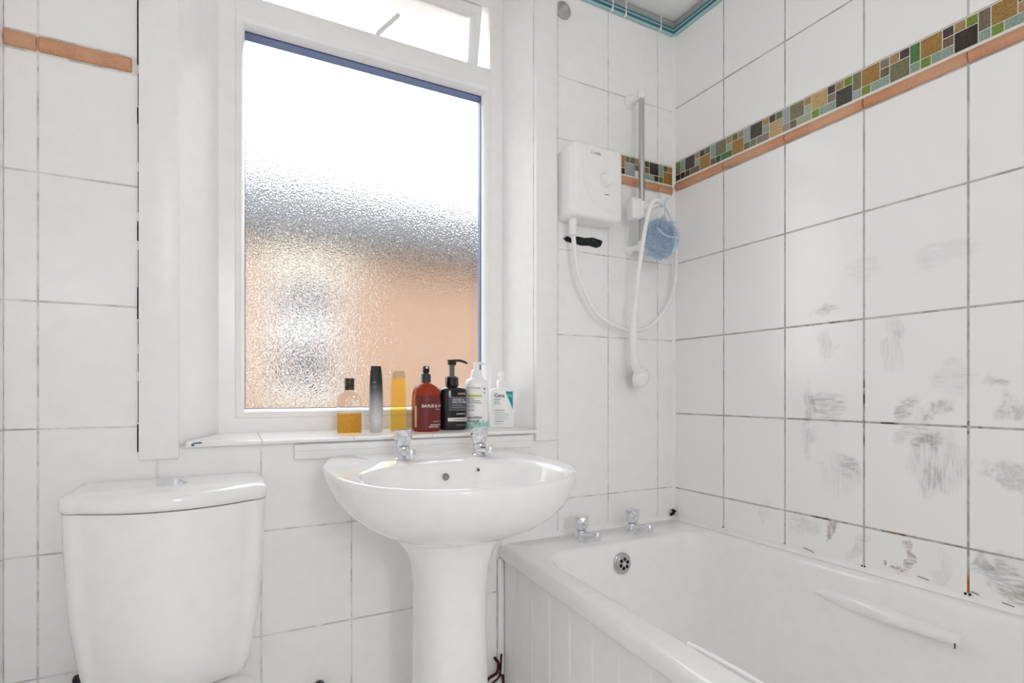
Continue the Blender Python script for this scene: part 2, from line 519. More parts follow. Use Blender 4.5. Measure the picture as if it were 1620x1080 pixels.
obj('spacer_bar', bm, M['spacer'], win, 0)
bm = bmesh.new()
mitre_frame(bm, bx0, bx1, bz0, bz1, [(-0.01, Y0 + 0.0255), (0.0016, Y0 + 0.0255), (0.0016, Y0 + 0.0285), (-0.01, Y0 + 0.0285)])
obj('gasket', bm, M['gasket'], win, 0)

def textured_glass():
    m = bpy.data.materials.new('textured_obscure_glass'); m.use_nodes = True
    k = NT(m)
    k.b.inputs['Base Color'].default_value = (0.97, 0.98, 0.98, 1)
    k.b.inputs['Transmission Weight'].default_value = 1.0
    k.b.inputs['Roughness'].default_value = 0.02
    k.b.inputs['IOR'].default_value = 1.45
    mp = k.n('ShaderNodeMapping'); mp.inputs['Scale'].default_value = (1, 1, 0.7)
    k.l(k.obj(), mp.inputs['Vector'])
    a = k.noise(mp.outputs[0], 300, 1, 0.5)
    b = k.noise(mp.outputs[0], 150, 1, 0.5)
    k.bump(k.math('ADD', a, k.math('MULTIPLY', b, 0.3)), 0.6, 0.00115)
    return m
M['glass'] = textured_glass()
bm = bmesh.new()
box(bm, bx0 - 0.008, bx1 + 0.012, Y0 + 0.0662, Y0 + 0.071, bz0 - 0.008, bz1 + 0.008)
obj('pane', bm, M['glass'], win, 0)
# top-hung vent swung a little outwards at the foot
vent = bpy.data.objects.new('vent_sash', None)
bm = bmesh.new()
vx0, vx1, vz0, vz1 = FX0 + 0.042, FX1 - 0.066, 1.99, 2.19
mitre_frame(bm, 0, vx1 - vx0, -(vz1 - vz0), 0, [(0, 0), (0.020, 0), (0.024, 0.003), (0.030, 0.012), (0.030, 0.03), (0, 0.03)])
vent = obj('vent_sash', bm, M['upvc'], win)
vent.location = (vx0, Y0 + 0.004, vz1)
vent.rotation_euler = (R(11), 0, 0)
bm = bmesh.new(); box(bm, 0.025, vx1 - vx0 - 0.025, 0.016, 0.020, -(vz1 - vz0) + 0.025, -0.025)
obj('pane', bm, mat('clear_vent_glass', (250, 252, 252), 0.0, 0, 1.0, 1.45), vent, 0)
bm = bmesh.new()
tube(bm, [(0.40, Y0 + 0.012, 2.0045), (0.405, Y0 + 0.012, 2.018), (0.462, Y0 + 0.024, 2.090), (0.467, Y0 + 0.025, 2.097)], 0.0065, 8)
obj('stay_arm', bm, mat('white_stay', (238, 238, 238), 0.4), win, 50)
# tiled sill
bm = bmesh.new()
SZF, SZB = 0.889, 0.8975
sx = [(-0.06, 0.0917), (0.0917, 0.2996), (0.2996, 0.505), (0.505, 0.71), (0.71, 0.826)]
for a, b in sx:
    def fx(x, y):    # keep to the splayed reveals
        t = max(0.0, (y - YB) / (FY - YB))
        return min(max(x, OPX0 + (FX0 - OPX0) * t + 0.001), OPX1 + (FX1 - OPX1) * t - 0.001)
    a += 0.0007; b -= 0.0007
    prof = [(1.3935, SZF - 0.0095), (1.392, SZF - 0.007), (1.392, SZF - 0.003), (1.3945, SZF - 0.0005), (1.40, SZF), (YB, SZF + 0.0015), (FY + 0.003, SZB), (FY + 0.003, SZB - 0.011), (YB, SZF - 0.0095)]
    rings = []
    for x in (a, b):
        rings.append([(fx(x, y), y, z) for y, z in prof])
    loft(bm, rings)
sill = obj('window_sill', bm, M['tile'], win, 40)
bm = bmesh.new()
prism(bm, [(OPX0 + 0.002, YB + 0.0005), (OPX1 - 0.002, YB + 0.0005), (FX1, FY + 0.01), (FX0, FY + 0.01)], 0.862, SZF - 0.0092)
obj('sill_bed', bm, M['gloss_paint'], win, 0)
bm = bmesh.new()
for dx, dz, r in ((-0.046, 0.884, 0.006), (-0.04, 0.8865, 0.005), (-0.033, 0.888, 0.004)):
    bmesh.ops.create_icosphere(bm, subdivisions=2, radius=r, matrix=Matrix.Translation((dx, 1.3945, dz)) @ Matrix.Diagonal((1.3, 0.5, 0.7, 1)))
obj('chip', bm, mat('grey_blue_chipped_glaze', (96, 112, 122), 0.7), win, 60)

# ------------------------------------------------------------------ coloured borders
PAL = {'lteal': (158, 178, 166), 'dkbr': (72, 56, 44), 'plum': (92, 80, 80), 'dkol': (74, 74, 50), 'gbr': (134, 122, 106),
       'tan': (182, 152, 110), 'ltgr': (176, 190, 166), 'olive': (126, 132, 82), 'gold': (176, 138, 78), 'brown': (130, 112, 92),
       'olg': (138, 132, 104), 'dkgr': (66, 98, 62), 'green': (92, 134, 84), 'lgb': (172, 182, 180), 'dark': (88, 84, 76),
       'ggr': (132, 140, 116), 'taupe': (150, 138, 124), 'lgold': (204, 176, 122), 'pinkb': (172, 152, 140), 'leaf': (132, 156, 70),
       'vdark': (70, 62, 52)}
PN = list(PAL)
PMATS = [mat('mosaic_grout', (236, 234, 228), 0.7)]
for nme in PN:
    c = PAL[nme]
    PMATS.append(speckled('mosaic_' + nme, c, tuple(max(0, v - 34) for v in c), 420, 0.25, 0.1))
# blocks: T tall pair, A big-over-small, S stacked pair, B small-over-big  (repeat of 6 cells)
def mod(t, a, s, b): return [('T',) + t, ('A',) + a, ('S',) + s, ('B',) + b]
SEQ = [('T', 'olive', 'dkbr')]
SEQ += mod(('lteal', 'dkbr'), ('plum', 'dkol', 'gbr'), ('tan', 'ltgr'), ('plum', 'olive', 'gold'))
SEQ += mod(('lteal', 'brown'), ('olg', 'dkgr', 'green'), ('tan', 'ltgr'), ('olive', 'pinkb', 'gold'))
SEQ += mod(('lgb', 'gbr'), ('dark', 'ggr', 'taupe'), ('tan', 'lteal'), ('plum', 'olive', 'lgold'))
SEQ += [('T', 'lgb', 'pinkb'), ('A', 'olg', 'brown', 'ltgr'), ('S', 'tan', 'ltgr'), ('A', 'lgold', 'leaf', 'lteal'), ('S', 'plum', 'taupe'), ('B', 'tan', 'leaf', 'dark')]
SEQ += mod(('olg', 'lgb'), ('gold', 'leaf', 'lteal'), ('taupe', 'brown'), ('tan', 'plum', 'olg'))
SEQ += mod(('green', 'lteal'), ('gold', 'leaf', 'lteal'), ('plum', 'brown'), ('tan', 'leaf', 'vdark'))
SEQ += mod(('gbr', 'lteal'), ('gold', 'leaf', 'lteal'), ('brown', 'tan'), ('olive', 'tan', 'olg'))
def mosaic(bm, a_start, a_end, sgn, z0, z1, axis, face, seq):
    hc = (z1 - z0) / 3.0
    a = a_start
    f0, sg = face
    bmr = (min(a_start, a_end), max(a_start, a_end))
    if axis == 'x': box(bm, f0 + (sg * 0.0028 if sg < 0 else 0), f0 + (0 if sg < 0 else 0.0028), bmr[0], bmr[1], z0 - 0.006, z1 + 0.001, 0)
    else: box(bm, bmr[0], bmr[1], f0 - 0.0028, f0, z0 - 0.006, z1 + 0.001, 0)
    def q(u0, u1, w0, w1, col):
        s0, s1 = a + sgn * u0 * hc, a + sgn * u1 * hc
        s0, s1 = min(s0, s1), max(s0, s1)
        s0, s1 = max(s0, bmr[0]), min(s1, bmr[1])
        if s1 - s0 < 0.004: return
        tile(bm, s0, s1, z0 + w0 * hc, z0 + w1 * hc, axis, face, 1 + PN.index(col), 0.0011, 0.0040, 0.0006)
    i = 0
    while (a - a_end) * sgn < 0 and i < 200:
        b = seq[i % len(seq)]; i += 1
        if b[0] == 'T':
            q(0, 1, 1, 3, b[1]); q(0, 1, 0, 1, b[2]); a += sgn * hc
        elif b[0] == 'A':
            q(0, 2, 1, 3, b[1]); q(0, 1, 0, 1, b[2]); q(1, 3, 0, 1, b[3]); a += sgn * 2 * hc
        elif b[0] == 'S':
            q(0, 1, 2, 3, b[1]); q(0, 1, 1, 2, b[2]); a += sgn * hc
        else:
            q(0, 1, 2, 3, b[1]); q(1, 2, 2, 3, b[2]); q(0, 2, 0, 2, b[3]); a += sgn * 2 * hc
bm = bmesh.new(); mosaic(bm, 1.4075, YF, -1, 1.7205, 1.7845, 'x', fr, SEQ)
struct('trim_4', bm, PMATS, 'stone mosaic border of gold, green and brown tesserae over the bath wall', smooth=0)
bm = bmesh.new(); mosaic(bm, 1.381, 1.05, -1, 1.7085, 1.7705, 'y', fb, [('B', 'gold', 'gold', 'gold'), ('T', 'lgb', 'dkol')][:0] + [('B', 'gold', 'brown', 'gold'), ('T', 'lteal', 'olive'), ('A', 'vdark', 'dkol', 'lteal'), ('S', 'dkol', 'brown'), ('T', 'gold', 'gbr'), ('S', 'tan', 'brown'), ('B', 'olive', 'gbr', 'lgb'), ('T', 'gold', 'dkbr')])
struct('trim_5', bm, PMATS, 'short mosaic border behind the shower rail', smooth=0)

def terracotta():
    m = mat('terracotta_border', (206, 150, 116), 0.4)
    k = NT(m)
    f = k.noise(k.pos(), 420, 4, 0.7); g = k.noise(k.pos(), 8, 2)
    c = k.mix(k.ramp(f, 0.36, 0.64), lin((218, 162, 126)), lin((186, 124, 88)))
    c = k.mix(k.ramp(g, 0.35, 0.65), c, lin((212, 162, 130)))
    k.l(c, k.b.inputs['Base Color'])
    return m
M['terracotta'] = terracotta()
def dado(bm, a0, a1, z0, z1, axis, face):
    f0, sg = face
    n = 8
    prof = [(0.0, z0)] + [(0.0025 + 0.0055 * sin(pi * i / n), z0 + (z1 - z0) * i / n) for i in range(n + 1)] + [(0.0, z1)]
    rings = []
    for a, s in ((a0 + 0.001, 0.6), (a0 + 0.003, 1), (a1 - 0.003, 1), (a1 - 0.001, 0.6)):
        zc = (z0 + z1) / 2
        rings.append([(a, f0 + sg * d * s, zc + (z - zc) * (0.9 if s < 1 else 1)) if axis == 'y' else (f0 + sg * d * s, a, zc + (z - zc) * (0.9 if s < 1 else 1)) for d, z in prof])
    loft(bm, rings)
bm = bmesh.new()
for i in range(len(SEAM_YR) - 1): dado(bm, SEAM_YR[i + 1], SEAM_YR[i] - (0.008 if i == 0 else 0), 1.689, 1.7155, 'x', fr)
struct('trim_6', bm, M['terracotta'], 'terracotta pencil border under the long mosaic over the bath', smooth=50)
bm = bmesh.new()
for a, b in ((1.05, 1.1076), (1.1076, 1.3162), (1.3162, 1.383)): dado(bm, a, b, 1.678, 1.705, 'y', fb)
struct('trim_7', bm, M['terracotta'], 'short terracotta pencil border behind the shower rail', smooth=50)
bm = bmesh.new()
for a, b in ((XL, -0.3148), (-0.3148, -0.158)): dado(bm, a, b, 1.679, 1.7095, 'y', fb)
struct('trim_8', bm, M['terracotta'], 'terracotta pencil border high on the wall above the toilet', smooth=50)

# ribbed blue frieze below the ceiling
FR = [mat('frieze_light_blue', (172, 202, 212), 0.2), mat('frieze_deep_teal', (72, 134, 148), 0.2), mat('frieze_aqua', (170, 206, 206), 0.2),
      speckled('frieze_grey_speckle', (186, 192, 190), (132, 142, 142), 500, 0.3, 0), M['caulk']]
def frieze(bm, a0, a1, axis, face, joints):
    f0, sg = face
    z0, z1 = 2.221, 2.267
    H = z1 - z0
    bands = [(0.0, 0.17, 2), (0.17, 0.28, 1), (0.28, 0.40, 0), (0.40, 0.49, 1), (0.49, 1.0, 3)]
    cuts = sorted([a0, a1] + joints)
    for i, (u, v) in enumerate(zip(cuts, cuts[1:])):
        u2, v2 = u + 0.002, v - 0.002
        for b0, b1, mi in bands:
            n = 5
            prof = [(0.0, z0 + H * b0)] + [(0.003 + 0.006 * sin(pi * (t / n)) ** 0.6 + 0.006 * sin(pi * (b0 + b1) / 2), z0 + H * (b0 + (b1 - b0) * t / n)) for t in range(n + 1)] + [(0.0, z0 + H * b1)]
            loft(bm, [[(a, f0 + sg * d, z) if axis == 'y' else (f0 + sg * d, a, z) for d, z in prof] for a in (u2, v2)], mi=mi)
        if i: 
            if axis == 'y': box(bm, u - 0.003, u + 0.003, f0 - 0.012, f0, z0, z1, 4)
            else: box(bm, f0 - 0.012, f0, u - 0.003, u + 0.003, z0, z1, 4)
bm = bmesh.new(); frieze(bm, 0.9056, XR_ - 0.004, 'y', fb, [1.118, 1.172, 1.322])
struct('trim_9', bm, FR, 'ribbed blue frieze at the ceiling over the shower heater', smooth=40)
bm = bmesh.new(); frieze(bm, YF, YB - 0.006, 'x', fr, [0.9967, 0.7844, 0.5725, 0.36, 0.15])
struct('trim_10', bm, FR, 'ribbed teal frieze at the ceiling over the bath wall', smooth=40)
# sealant in the corner and along the bath
bm = bmesh.new()
prism(bm, [(XR_, YB), (XR_ - 0.009, YB), (XR_ - 0.005, YB - 0.005), (XR_, YB - 0.009)], 0.56, 2.262)
struct('trim_11', bm, M['caulk'], 'white sealant bead up the tiled corner', smooth=50)
bm = bmesh.new()
pr = [(0, 0.0), (0.016, 0.0), (0.0115, 0.003), (0.0045, 0.011), (0.0028, 0.019), (0, 0.019)]
loft(bm, [[(XR_ - d, y, 0.560 + z) for d, z in pr] for y in (-0.26, YB)])
loft(bm, [[(x, YB - d, 0.560 + z) for d, z in pr] for x in (0.72, XR_)])
caulk = struct('trim_12', bm, M['caulk'], 'white sealant bead between the bath rim and the tiles', smooth=50)
bm = bmesh.new()
for y, z, s in ((0.7844, 0.577, 1), (0.5725, 0.577, 1.3), (0.9967, 0.58, 0.5), (1.2071, 0.581, 0.7)):
    for q in range(2):
        bmesh.ops.create_icosphere(bm, subdivisions=2, radius=0.0022 * s, matrix=Matrix.Translation((XR_ - 0.0035, y + (q - 0.5) * 0.006 * s, z)))
for y, z, w in ((0.93, 0.582, 0.02), (0.655, 0.586, 0.022), (0.56, 0.583, 0.014), (0.505, 0.578, 0.02), (0.915, 0.579, 0.01)):
    tube(bm, [(XR_ - 0.0035, y + w / 2, z + 0.001), (XR_ - 0.0035, y, z), (XR_ - 0.0035, y - w / 2, z - 0.0015)], 0.0008, 6)
for i in range(9):
    bmesh.ops.create_icosphere(bm, subdivisions=1, radius=random.uniform(0.003, 0.007), matrix=Matrix.Translation((XR_ - 0.006 - random.random() * 0.014, 1.405 + random.random() * 0.008, 0.577 + random.random() * 0.02)))
obj('mould_spots', bm, M['mould'], caulk, 60)

# ------------------------------------------------------------------ taps
def facet_knob(bm, r, h, z0, n=8):
    prof = [(0.72, 0.0), (0.80, 0.06), (0.97, 0.42), (1.02, 0.62), (0.98, 0.93), (0.93, 1.0)]
    rings = []
    for i, (s, t) in enumerate(prof):
        off = (pi / n) if i % 2 else 0
        rings.append([(r * s * cos(2 * pi * k / n + off), r * s * sin(2 * pi * k / n + off), z0 + h * t) for k in range(n)])
    vr = [[bm.verts.new(p) for p in q] for q in rings]
    for i in range(len(vr) - 1):
        a, b = vr[i], vr[i + 1]
        for k in range(n):
            j = (k + 1) % n
            if i % 2 == 0:       # b is turned half a step on
                bm.faces.new((a[k], a[j], b[k])); bm.faces.new((b[k], a[j], b[j]))
            else:
                bm.faces.new((a[k], a[j], b[j])); bm.faces.new((a[k], b[j], b[k]))
    bm.faces.new(vr[-1]); bm.faces.new(list(reversed(vr[0])))
def make_tap(parent, loc, scale, reach, lift, side=0.0):
    bm = bmesh.new()
    lathe(bm, [(0.0205, 0.0), (0.021, 0.003), (0.0195, 0.0045), (0.0188, 0.012), (0.0178, 0.024), (0.0165, 0.030), (0.012, 0.0325), (0.010, 0.038)], 28)
    tap = obj('tap', bm, M['chrome'], parent, 30, loc)
    tap.rotation_euler = (0, 0, side)
    tap.scale = (scale,) * 3
    bm = bmesh.new()
    facet_knob(bm, 0.0222, 0.038, 0.0335)
    obj('handle', bm, M['chrome'], tap, 5)
    bm = bmesh.new()
    p = smooth_path([(0, -0.006, 0.014), (0, -0.03, 0.019 + lift * 0.4), (0, -reach, 0.024 + lift)], 6)
    tube(bm, p, 0.008, 14, radii=[0.013 - 0.0045 * i / (len(p) - 1) for i in range(len(p))])
    lathe(bm, [(0.0095, 0.008), (0.0108, 0.006), (0.0108, -0.013), (0.0098, -0.015)], 20, M=Matrix.Translation((0, -reach, 0.024 + lift)))
    obj('spout', bm, M['chrome'], tap, 40)
    return tap

# ------------------------------------------------------------------ wash basin on pedestal
BX, BY = 0.471, 1.167
basin = thing('pedestal_basin', 'white ceramic pedestal basin with two chrome taps under the window', 'basin', (BX, BY, 0))
half = [(0.0, 0.895), (0.05, 0.899), (0.10, 0.910), (0.15, 0.932), (0.19, 0.961), (0.222, 0.995), (0.248, 1.045), (0.264, 1.105), (0.270, 1.18),
        (0.268, 1.25), (0.256, 1.315), (0.236, 1.37), (0.214, 1.402), (0.196, 1.416), (0.10, 1.4175), (0.0, 1.4175)]
def dense(pts, n):
    P = smooth_path([(a, b, 0) for a, b in pts], 10)
    L = [0.0]
    for i in range(1, len(P)): L.append(L[-1] + (P[i] - P[i - 1]).length)
    out = []
    for k in range(n):
        s = L[-1] * k / (n - 1)
        i = max(j for j in range(len(L)) if L[j] <= s + 1e-12); i = min(i, len(P) - 2)
        t = (s - L[i]) / max(1e-9, L[i + 1] - L[i])
        q = P[i].lerp(P[i + 1], t); out.append((max(0.0, q.x), q.y))
    return out
hd = dense(half, 41)
OUT = [(x, y - BY) for x, y in hd] + [(-x, y - BY) for x, y in reversed(hd[1:-1])]
NB = len(OUT)
inner_c, irx, iry0, iry1 = -0.085, 0.222, 0.158, 0.150    # bowl opening
def rimz(y): return 0.843 - 0.035 * (YB - (y + BY))
INN = []
for x, y in OUT:
    a = math.atan2(y - inner_c, x)
    c, s = cos(a), sin(a)
    pw = 2.5
    rr = (abs(c / irx) ** pw + abs(s / (iry1 if s > 0 else iry0)) ** pw) ** (-1 / pw)
    INN.append((rr * c, inner_c + rr * s))
def scl(poly, s, c=(0, 0)): return [((x - c[0]) * s + c[0], (y - c[1]) * s + c[1]) for x, y in poly]
rings = []
for s, dz in ((0.34, -0.160), (0.42, -0.153), (0.56, -0.139), (0.70, -0.120), (0.80, -0.101), (0.88, -0.080), (0.94, -0.057), (0.975, -0.036), (0.992, -0.020), (1.0, -0.010), (0.999, -0.004), (0.992, 0.0), (0.975, 0.0015)):
    w = max(0.0, min(1.0, (s - 0.34) / 0.6))
    rings.append([(x, (y if y < 0.2 else max(y, min(y / max(s, 1e-6), 0.25) if s > 0.9 else y)), (rimz(y) if s > 0.9 else rimz(0) * (1 - w) + rimz(y) * w) + dz) for x, y in scl(OUT, s)])
mid = [((a[0] * 0.97 + b[0]) / 1.97, (a[1] * 0.97 + b[1]) / 1.97) for a, b in zip(OUT, INN)]
rings.append([(x, y, rimz(y) + 0.0005) for x, y in mid])
rings.append([(x, y, rimz(y) - 0.001) for x, y in scl(INN, 1.03, (0, inner_c))])
for s, dz in ((0.995, -0.004), (0.965, -0.014), (0.93, -0.034), (0.87, -0.065), (0.76, -0.095), (0.6, -0.116), (0.4, -0.128), (0.2, -0.134), (0.09, -0.136)):
    w = min(1, -dz / 0.1)
    rings.append([(x, y, rimz(y) * (1 - w) + rimz(0) * w + dz) for x, y in scl(INN, s, (0, inner_c))])
bm = bmesh.new(); loft(bm, rings)
obj('bowl', bm, M['ceramic'], basin, 60)
bm = bmesh.new()
rg = []
for hw, hd_, z in ((0.105, 0.115, 0.0), (0.10, 0.11, 0.02), (0.086, 0.098, 0.20), (0.0815, 0.094, 0.35), (0.0785, 0.092, 0.50), (0.080, 0.092, 0.57), (0.087, 0.094, 0.615), (0.098, 0.098, 0.645), (0.114, 0.103, 0.668), (0.128, 0.106, 0.684), (0.124, 0.10, 0.69)):
    rg.append(ring(hw, hd_, z, 48, 2.3, -0.003, 0.012))
loft(bm, rg)
obj('pedestal', bm, M['ceramic'], basin, 50)
# overflow and chain holes on the back slope of the bowl
def bowl_disc(name, u, z, r, m, up=0.5):
    bm = bmesh.new()
    lathe(bm, [(r, 0.0), (r, 0.0012), (r * 0.86, 0.0018), (r * 0.8, 0.0006)], 24)
    o = obj(name, bm, m, basin, 40)
    return o
d = Vector((0, -0.93, 0.36)).normalized()
o = bowl_disc('overflow', 0, 0, 0.0085, speckled('tarnished_overflow_cover', (122, 124, 116), (160, 162, 154), 300, 0.5))
o.matrix_local = aim(Vector((0.004, 0.0525, 0.801)), d)
o = bowl_disc('chain_hole', 0, 0, 0.005, M['satin'])
o.matrix_local = aim(Vector((0.085, 0.049, 0.813)), d)
bm = bmesh.new(); bmesh.ops.create_icosphere(bm, subdivisions=2, radius=0.0023, matrix=Matrix.Identity(4))
o = obj('chain_stub', bm, M['dark'], basin, 60); o.location = (0.0855, 0.047, 0.8125)
bm = bmesh.new(); lathe(bm, [(0.022, 0), (0.022, 0.002), (0.016, 0.003), (0.012, 0.0)], 24)
obj('waste', bm, M['chrome'], basin, 40, (0, inner_c, rimz(0) - 0.1362))
make_tap(basin, (0.396 - BX, 1.30 - BY, 0.8385), 1.0, 0.062, -0.002)
make_tap(basin, (0.594 - BX, 1.29 - BY, 0.8385), 1.0, 0.062, -0.002)

# ------------------------------------------------------------------ toilet
TX = -0.079
wc = thing('toilet', 'white close-coupled toilet with a bowed cistern against the window wall', 'toilet', (TX, 1.42, 0))
def cis_outline(hw, dcen, dcor, n=26, r=0.028):
    """plan of the cistern: flat back, bowed front, rounded corners; y negative is into the room"""
    pts = [(-hw, -0.004), (-hw, -dcor + r)]
    for i in range(1, 6):
        a = pi + (pi / 2) * i / 6
        pts.append((-hw + r + r * cos(a), -dcor + r + r * sin(a) * 1.0))
    for i in range(n + 1):
        x = -hw + r + (2 * hw - 2 * r) * i / n
        t = x / (hw - r)
        pts.append((x, -dcor - (dcen - dcor) * (1 - t * t)))
    for i in range(1, 6):
        a = -pi / 2 + (pi / 2) * i / 6
        pts.append((hw - r + r * cos(a), -dcor + r + r * sin(a)))
    pts += [(hw, -dcor + r), (hw, -0.004)]
    return pts
bm = bmesh.new()
rs = []
for hw, dc, dk, z in ((0.118, 0.175, 0.150, 0.418), (0.132, 0.195, 0.163, 0.428), (0.141, 0.205, 0.168, 0.455), (0.149, 0.212, 0.172, 0.50), (0.159, 0.220, 0.175, 0.57), (0.165, 0.226, 0.179, 0.66), (0.169, 0.231, 0.183, 0.78)):
    rs.append([(x, y, z) for x, y in cis_outline(hw, dc, dk)])
loft(bm, rs)
obj('cistern', bm, M['ceramic'], wc, 45)
bm = bmesh.new()
rs = []
for hw, dc, dk, z in ((0.169, 0.231, 0.184, 0.7825), (0.171, 0.233, 0.185, 0.785), (0.172, 0.235, 0.187, 0.790), (0.172, 0.235, 0.187, 0.803), (0.170, 0.232, 0.185, 0.808), (0.164, 0.225, 0.179, 0.812), (0.15, 0.20, 0.16, 0.8135)):
    rs.append([(x, y, z) for x, y in cis_outline(hw, dc, dk)])
loft(bm, rs)
obj('cistern_lid', bm, M['ceramic'], wc, 50)
bm = bmesh.new()
lathe(bm, [(0.029, 0.0), (0.029, 0.0015), (0.0265, 0.0025), (0.024, 0.004), (0.017, 0.0075), (0.008, 0.0098), (0.001, 0.0105)], 32)
box(bm, -0.0005, 0.0005, -0.02, 0.02, 0.0, 0.0065)
obj('flush_button', bm, M['chrome'], wc, 40, (0.0, -0.098, 0.8132))
def pan_outline(hw, y0, y1, n=40, p=2.6):
    """D shape: y0 back (near the wall), y1 front"""
    pts = []
    yc = y0 - 0.11
    for i in range(n + 1):
        a = pi * i / n
        c, s = cos(a), sin(a)
        pts.append((hw * math.copysign(abs(c) ** (2 / p), c), yc - (yc - y1) * abs(s) ** (2 / p)))
    r = 0.045
    for k in range(6):
        a = pi + (pi / 2) * k / 5
        pts.append((-hw + r + r * cos(a), y0 - r - r * sin(a)))
    for k in range(6):
        a = pi / 2 - (pi / 2) * k / 5
        pts.append((hw - r + r * cos(a), y0 - r + r * sin(a)))
    return pts
bm = bmesh.new()
rs = []
for hw, y0, y1, z in ((0.105, -0.05, -0.40, 0.0), (0.10, -0.05, -0.40, 0.02), (0.092, -0.05, -0.42, 0.15), (0.11, -0.04, -0.50, 0.26), (0.130, -0.11, -0.60, 0.345), (0.150, -0.145, -0.625, 0.385), (0.152, -0.148, -0.63, 0.405), (0.147, -0.152, -0.622, 0.4165)):
    rs.append([(x, y, z) for x, y in pan_outline(hw, y0, y1)])
loft(bm, rs)
obj('pan', bm, M['ceramic'], wc, 50)
bm = bmesh.new()
rs = []
for hw, y0, y1, z in ((0.160, -0.243, -0.64, 0.4125), (0.164, -0.24, -0.645, 0.418), (0.163, -0.241, -0.643, 0.430), (0.155, -0.25, -0.63, 0.436)):
    rs.append([(x, y, z) for x, y in pan_outline(hw, y0, y1)])
loft(bm, rs)
obj('seat_lid', bm, M['plastic'], wc, 50)
bm = bmesh.new()
bm.free()
for s in (-1, 1):
    bm = bmesh.new()
    lathe(bm, [(0.012, 0), (0.012, 0.02), (0.009, 0.024)], 16, M=Matrix.Translation((s * 0.075, -0.232, 0.4115)))
    obj('seat_hinge', bm, M['chrome'], wc, 40)

# ------------------------------------------------------------------ bath
def xo(y): return 0.714 - 0.080 * (YB - y)
def bmap(u, y): return xo(y) + (XR_ - 0.0025 - xo(y)) * u
def brect(u0, u1, y0, y1, ru, ry, z, n=8, m=10):
    """rounded rectangle in (u, y), straight runs subdivided so the taper stays true"""
    pts = []
    corners = [(u1 - ru, y1 - ry, 0), (u0 + ru, y1 - ry, pi / 2), (u0 + ru, y0 + ry, pi), (u1 - ru, y0 + ry, 1.5 * pi)]
    for ci, (cu, cy, a0) in enumerate(corners):
        arc = [(cu + ru * cos(a0 + pi / 2 * k / n), cy + ry * sin(a0 + pi / 2 * k / n)) for k in range(n + 1)]
        pts += arc
        nx = corners[(ci + 1) % 4]
        e = (nx[0] + ru * cos(nx[2]), nx[1] + ry * sin(nx[2]))
        s = arc[-1]
        for k in range(1, m): pts.append((s[0] + (e[0] - s[0]) * k / m, s[1] + (e[1] - s[1]) * k / m))
    return [(bmap(u, y), y, z) for u, y in pts]
bath = thing('bath', 'white bath with boarded side panel along the grimy tiled wall', 'bath', (0, 0, 0))
bm = bmesh.new()
y1 = YB - 0.003; y0 = -0.26
rs = [brect(0.010, 1.0, y0, y1, 0.012, 0.010, 0.523), brect(0.002, 1.0, y0, y1, 0.012, 0.010, 0.527), brect(0.0, 1.0, y0, y1, 0.012, 0.010, 0.534), brect(0.0, 1.0, y0, y1, 0.012, 0.010, 0.548), brect(0.003, 0.999, y0 + .002, y1 - .001, 0.014, 0.010, 0.557),
      brect(0.010, 0.996, y0 + .006, y1 - .004, 0.018, 0.012, 0.5625), brect(0.022, 0.99, y0 + .015, y1 - .008, 0.025, 0.015, 0.565)]
for ins, z, rr in ((0.0, 0.565, 0.10), (0.006, 0.5635, 0.10), (0.012, 0.559, 0.10), (0.017, 0.551, 0.10), (0.022, 0.535, 0.10), (0.030, 0.48, 0.105), (0.045, 0.38, 0.11), (0.065, 0.26, 0.12), (0.085, 0.19, 0.13), (0.115, 0.155, 0.13), (0.17, 0.142, 0.12), (0.26, 0.138, 0.10)):
    rs.append(brect(0.078 + ins, 0.952 - ins * 0.8, -0.16 + ins * 1.6, 1.272 - ins * 0.55, rr + 0.03, rr, z))
loft(bm, rs, cap0=False)
obj('tub', bm, M['acrylic'], bath, 50)
# boarded panel, tongue and groove
bm = bmesh.new()
PX = 0.014
yy = YB - 0.006
prof = []
while yy > -0.25:
    w = 0.0965
    prof += [(0.004, yy), (0.0, yy - 0.004), (0.0, yy - w + 0.007), (0.0035, yy - w + 0.004), (0.0035, yy - w + 0.0015)]
    yy -= w
front = [(xo(y) + PX + d, y) for d, y in prof]
back = [(xo(y) + PX + 0.014, y) for y in (prof[-1][1], prof[0][1])]
prism(bm, front + back, 0.012, 0.532)
pn = obj('bath_panel', bm, M['panel'], bath, 20)
bm = bmesh.new()
box(bm, xo(1.4) - 0.004, xo(1.4) + 0.013, 1.405, YB - 0.003, 0.012, 0.525, 0, 0.003)
obj('end_strip', bm, M['panel'], bath)
make_tap(bath, (0.943, 1.335, 0.565), 1.02, 0.075, 0.008)
make_tap(bath, (1.134, 1.335, 0.565), 1.02, 0.075, 0.008)
# overflow rose with six holes
bm = bmesh.new()
lathe(bm, [(0.031, 0.0), (0.031, 0.004), (0.028, 0.0065), (0.026, 0.0065), (0.023, 0.010), (0.021, 0.0115), (0.001, 0.0115)], 36)
ov = obj('overflow', bm, M['satin'], bath, 35)
OVM = aim(Vector((1.030, 1.2575, 0.507)), Vector((0, -1, 0.10)))
ov.matrix_local = OVM
bm = bmesh.new()
for k in range(6):
    a = 2 * pi * k / 6 + 0.3
    lathe(bm, [(0.0050, 0.0112), (0.0050, 0.0120)], 14, M=Matrix.Translation((0.0128 * cos(a), 0.0128 * sin(a), 0)))
obj('drain_holes', bm, M['dark'], ov, 0)
bm = bmesh.new(); lathe(bm, [(0.003, 0.0112), (0.003, 0.0125), (0.001, 0.013)], 12)
obj('screw', bm, M['chrome'], ov, 40)
